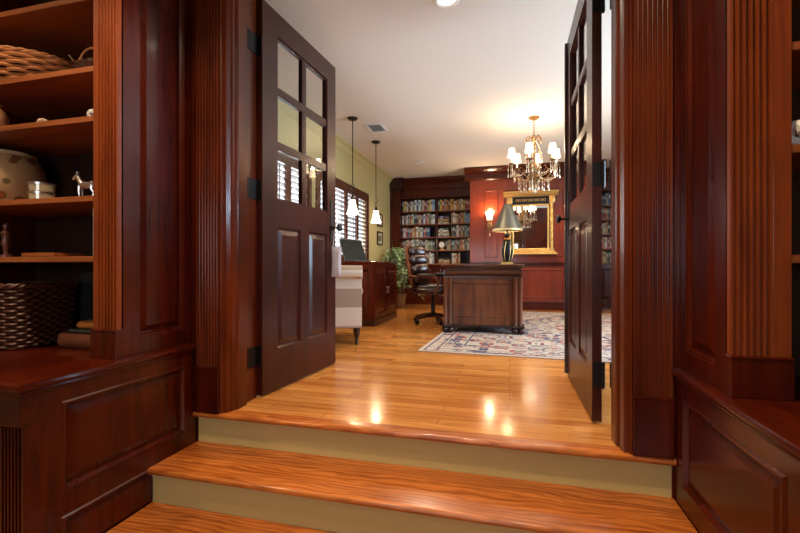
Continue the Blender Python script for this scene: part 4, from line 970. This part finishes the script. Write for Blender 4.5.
# light willow basket: long oval, one end higher
bsk = thing('wicker_basket', 'light brown woven willow basket with sloping rim on the upper left shelf', 'basket', (-2.70, 1.74, 1.7095))
ztop = lambda a: 0.215-0.06*math.cos(a)
grow = lambda t: 0.55+0.45*math.sin(t*math.pi/2)
wm = weave(MB(), lambda a, t: 0.42*grow(t)*math.cos(a), lambda a, t: 0.175*grow(t)*math.sin(a), 22, 11, 0.012, 0, 0.0095, 0.009, ztop)
wm.build('woven_side', mbs, bsk, smooth=True)
m = MB()
for j in range(22):
    a = 2*math.pi*(j+0.5)/22; m.tube([(0.42*grow(t)*math.cos(a), 0.175*grow(t)*math.sin(a), 0.01+(ztop(a)-0.01)*t) for t in (0, .25, .5, .75, 1)], 0.006, 5)
m.build('stakes', mbs, bsk, smooth=True)
m = MB(); 
for ph in (0, math.pi): m.tube([((0.42+0.006*math.cos(18*a+ph))*math.cos(a), (0.175+0.006*math.cos(18*a+ph))*math.sin(a), ztop(a)+0.008+0.006*math.sin(18*a+ph)) for a in [2*math.pi*j/120 for j in range(121)]], 0.0085, 6, cap=False)
m.build('rim', mbs, bsk, smooth=True)
MB().lathe([(0.0, 0.0), (0.99, 0.0), (0.99, 0.02), (0, 0.02)], sx=0.235, sy=0.10, n=30).build('base', mbs, bsk)
# little twig basket with arched handle
tb = thing('twig_basket', 'small dark twig basket with arched handle beside the willow basket', 'basket', (-2.02, 1.66, 1.7095))
m = weave(MB(), lambda a, t: (0.055+0.03*t)*math.cos(a), lambda a, t: (0.045+0.025*t)*math.sin(a), 16, 8, 0.006, 0.009, 0.005, 0.004)
m.build('woven_side', wdark, tb, smooth=True)
MB().lathe([(0, 0), (0.055, 0), (0.055, 0.01), (0, 0.01)], n=18, sy=0.8).build('base', wdark, tb)
MB().tube([(-0.085*math.cos(a), 0, 0.06+0.105*math.sin(a)) for a in [math.pi*k/14 for k in range(15)]], 0.006, 6).build('handle', mbs, tb, smooth=True)
random.seed(3); m = MB()
for k in range(40):
    a = random.uniform(0, 6.28); q = Vector((random.uniform(-0.05, 0.05), random.uniform(-0.04, 0.04), 0.07)); m.tube([q, q+Vector((0.03*math.cos(a), 0.03*math.sin(a), random.uniform(0.0, 0.05)))], 0.0022, 4)
tag(m.build('dried_twigs', plain('twigs', (0.33, 0.22, 0.12), 0.8), tb), None, None, None, 'stuff')
# big dark rectangular basket on the counter
ZC = 0.3725
db = thing('dark_basket', 'large dark brown rectangular wicker basket on the left counter', 'basket', (-2.66, 1.70, ZC))
def sq(a, hx, hy, ex=6.0):
    c, sn = math.cos(a), math.sin(a); k = (abs(c)**ex+abs(sn)**ex)**(-1/ex); return hx*c*k, hy*sn*k
wm = weave(MB(), lambda a, t: sq(a, 0.30+0.018*t, 0.165+0.015*t)[0], lambda a, t: sq(a, 0.30+0.018*t, 0.165+0.015*t)[1], 40, 19, 0.014, 0.0163, 0.0078, 0.010)
wm.build('woven_side', wdark, db, smooth=True)
m = MB()
for j in range(40):
    a = 2*math.pi*(j+0.5)/40; p0 = sq(a, 0.30, 0.165); p1 = sq(a, 0.318, 0.18); m.tube([(*p0, 0.01), (*p1, 0.31)], 0.005, 5)
m.build('stakes', wdark, db, smooth=True)
m = MB()
for ph in (0, math.pi):
    m.tube([(*[q*(1+0.014*math.cos(26*a+ph)) for q in sq(a, 0.325, 0.187)], 0.318+0.007*math.sin(26*a+ph)) for a in [2*math.pi*j/160 for j in range(161)]], 0.009, 6, cap=False)
m.build('rim', wdark, db, smooth=True)
MB().box(-0.29, 0.29, -0.155, 0.155, 0, 0.014, 0.004).build('base', wdark, db)
# dark box behind it, three books
tag(MB().box(-0.055, 0.055, -0.03, 0.03, 0, 0.385, 0.004).build('black_box', blackplastic, loc=(-2.30, 1.90, ZC)), 'tall narrow black box standing on the left counter behind the basket', 'box')
def big_book(name, label, col, loc, dims, rot=0):
    L, D, T = dims; cm = plain('cover_'+name, col, 0.35, coat=0.3)
    t = thing('book', label, 'book', loc, rot, None)
    # spine towards the room (-y), rounded
    sp = [(0.02, 0), (0.02, T)] + [(0.02-0.022*math.sin(math.pi*k/8), T/2+T/2*math.cos(math.pi*k/8)) for k in range(9)]
    MB().prism(sp, 0, L, 'x').box(0, L, 0.018, D, 0, 0.005).box(0, L, 0.018, D, T-0.005, T).build('cover', cm, t, smooth=True)
    MB().box(0.006, L-0.006, 0.02, D-0.006, 0.005, T-0.005).build('pages', pagesm, t)
big_book('brown', 'thick brown leather book at the bottom of the stack on the left counter', (0.15, 0.04, 0.016), (-2.235, 1.66, ZC), (0.34, 0.20, 0.075))
big_book('green', 'thin dark green book in the middle of the stack on the left counter', (0.03, 0.05, 0.04), (-2.18, 1.67, ZC+0.076), (0.27, 0.19, 0.022))
big_book('orange', 'orange book on top of the stack on the left counter', (0.62, 0.20, 0.03), (-2.135, 1.68, ZC+0.099), (0.23, 0.17, 0.036))
# stoneware jar, tins, silver figurine on the 1.11 shelf
jr = thing('stoneware_jar', 'cream stoneware jar painted with rust flowers on the left shelf', 'jar', (-2.71, 1.74, 1.1145))
MB().lathe([(0.0, 0), (0.115, 0), (0.125, 0.01), (0.16, 0.08), (0.175, 0.15), (0.165, 0.22), (0.135, 0.268), (0.12, 0.28), (0.0, 0.275)], n=40).build('body', jarm, jr, smooth=True)
MB().lathe([(0.0, 0.28), (0.125, 0.28), (0.132, 0.287), (0.128, 0.298), (0.06, 0.312), (0.0, 0.315)], n=36).build('lid', plain('jar_lid', (0.55, 0.42, 0.26), 0.35), jr, smooth=True)
for k, (zz, lab) in enumerate(((0, 'low cut glass dish with silver rim, lower of two beside the jar'), (0.046, 'low cut glass dish with silver rim, upper of two beside the jar'))):
    d = thing('glass_dish', lab, 'dish', (-2.285, 1.62, 1.1145+zz), 0, 'stacked glass dishes')
    MB().lathe([(0.0, 0), (0.048, 0), (0.052, 0.004), (0.054, 0.036), (0.050, 0.036), (0.046, 0.008), (0, 0.008)], n=32).build('bowl', plain('dish_glass_%d' % k, (0.42, 0.36, 0.22), 0.12, 0.2, coat=1), d, smooth=True)
    MB().lathe([(0.049, 0.036), (0.0565, 0.036), (0.057, 0.0445), (0.049, 0.0445)], n=32).build('rim', silver, d, smooth=True)
def horse(label, loc, rotz, k, mat_):
    # small standing horse figurine, head raised, facing local -x
    m = MB(); 
    m.tube([(-0.045*k, 0, 0.085*k), (-0.02*k, 0, 0.082*k), (0.01*k, 0, 0.080*k), (0.04*k, 0, 0.085*k), (0.052*k, 0, 0.080*k)], [0.012*k, 0.021*k, 0.018*k, 0.022*k, 0.012*k], 12)
    m.tube([(-0.032*k, 0, 0.088*k), (-0.050*k, 0, 0.112*k), (-0.060*k, 0, 0.132*k), (-0.066*k, 0, 0.138*k)], [0.017*k, 0.012*k, 0.010*k, 0.009*k], 10)
    m.tube([(-0.058*k, 0, 0.140*k), (-0.075*k, 0, 0.127*k), (-0.088*k, 0, 0.115*k)], [0.011*k, 0.009*k, 0.006*k], 10)
    for sy in (-1, 1):
        m.tube([(-0.060*k, sy*0.005*k, 0.146*k), (-0.058*k, sy*0.007*k, 0.158*k)], [0.004*k, 0.001*k], 6)
        m.tube([(-0.036*k, sy*0.011*k, 0.075*k), (-0.040*k, sy*0.012*k, 0.042*k), (-0.036*k, sy*0.012*k, 0.020*k), (-0.038*k, sy*0.012*k, 0.008*k)], [0.011*k, 0.006*k, 0.0045*k, 0.006*k], 8)
        m.tube([(0.042*k, sy*0.011*k, 0.078*k), (0.040*k, sy*0.013*k, 0.055*k), (0.052*k, sy*0.012*k, 0.036*k), (0.047*k, sy*0.012*k, 0.008*k)], [0.015*k, 0.009*k, 0.0055*k, 0.006*k], 8)
    m.tube([(0.052*k, 0, 0.090*k), (0.068*k, 0, 0.082*k), (0.074*k, 0, 0.055*k), (0.072*k, 0, 0.035*k)], [0.005*k, 0.008*k, 0.007*k, 0.002*k], 8)
    m.box(-0.055*k, 0.065*k, -0.022*k, 0.022*k, 0, 0.008*k, 0.002)
    return tag(m.build('horse_figurine', mat_, loc=loc, rotz=rotz, smooth=True), label, 'figurine')
horse('small tarnished silver horse figurine on the shelf beside the fluted pilaster', (-1.995, 1.62, 1.1145), R(8), 0.86, silver)
fg = thing('dark_figurine', 'slender dark carved figurine at the left end of the middle shelf', 'figurine', (-2.50, 1.60, 0.8355))
MB().lathe([(0.0, 0), (0.03, 0), (0.03, 0.01), (0.012, 0.016), (0.014, 0.05), (0.022, 0.07), (0.016, 0.10), (0.024, 0.125), (0.010, 0.14), (0.016, 0.155), (0.012, 0.17), (0, 0.175)], n=16).build('body', plain('dark_carving', (0.13, 0.05, 0.035), 0.3, 0.4), fg, smooth=True)
tray = thing('wooden_tray', 'flat pale wooden tray lying on the middle shelf', 'tray', (-2.21, 1.62, 0.8355))
MB().box(-0.10, 0.10, -0.07, 0.07, 0, 0.006).build('base', shelfw, tray)
MB().box(-0.105, 0.105, -0.075, -0.068, 0, 0.018, 0.002).box(-0.105, 0.105, 0.068, 0.075, 0, 0.018, 0.002).box(-0.105, -0.10, -0.068, 0.068, 0, 0.018).box(0.10, 0.105, -0.068, 0.068, 0, 0.018).build('rim', shelfw, tray)
pf2 = thing('photo_frame', 'thin white frame standing edge-on against the fluted pilaster on the middle shelf', 'frame', (-1.853, 1.60, 0.8355))
MB().box(-0.010, -0.002, -0.06, 0.08, 0, 0.22, 0.002).build('frame', white, pf2)
MB().box(-0.012, -0.010, -0.045, 0.065, 0.02, 0.20).build('print', plain('photo_print', (0.4, 0.35, 0.28), 0.4), pf2)
# trinkets on the 1.479 shelf
vs = thing('brown_vase', 'little brown glazed vase at the left end of the third shelf up', 'vase', (-2.56, 1.60, 1.4805))
MB().lathe([(0.0, 0), (0.025, 0), (0.045, 0.04), (0.048, 0.075), (0.03, 0.11), (0.018, 0.125), (0.024, 0.14), (0.018, 0.14), (0.014, 0.125), (0, 0.10)], n=24).build('body', plain('brown_glaze', (0.30, 0.14, 0.06), 0.25), vs, smooth=True)
shm = plain('sea_shell', (0.42, 0.28, 0.17), 0.45); shw = plain('white_shell', (0.72, 0.68, 0.60), 0.4)
def shell(label, loc, k, mt, rotz):
    m = MB(); pts, rad = [], []
    for j in range(60):
        t = j/59; a = t*5.5*math.pi; r = 0.030*k*(1-t)**1.1
        pts.append((r*math.cos(a), r*math.sin(a)+0, 0.0)); pts[-1] = (pts[-1][0], -0.03*k+0.075*k*t, 0.034*k+pts[-1][1]*0.9); rad.append(0.019*k*(1-t)+0.0012)
    m.tube(pts, rad, 8)
    zmin = min(v.co.z for v in m.bm.verts)
    for v in m.bm.verts: v.co.z -= zmin
    return tag(m.build('seashell', mt, loc=loc, rotz=rotz, smooth=True), label, 'seashell')
shell('small brown spiral seashell alone in the middle of the third shelf', (-2.255, 1.60, 1.4805), 0.55, shm, R(60))
shell('small white seashell on the third shelf beside the fluted pilaster', (-1.905, 1.58, 1.4805), 0.6, shw, R(20))
shell('pale seashell on the right bookcase shelf beside its pilaster', (0.895, 1.62, 1.1655), 1.05, shw, R(-60))
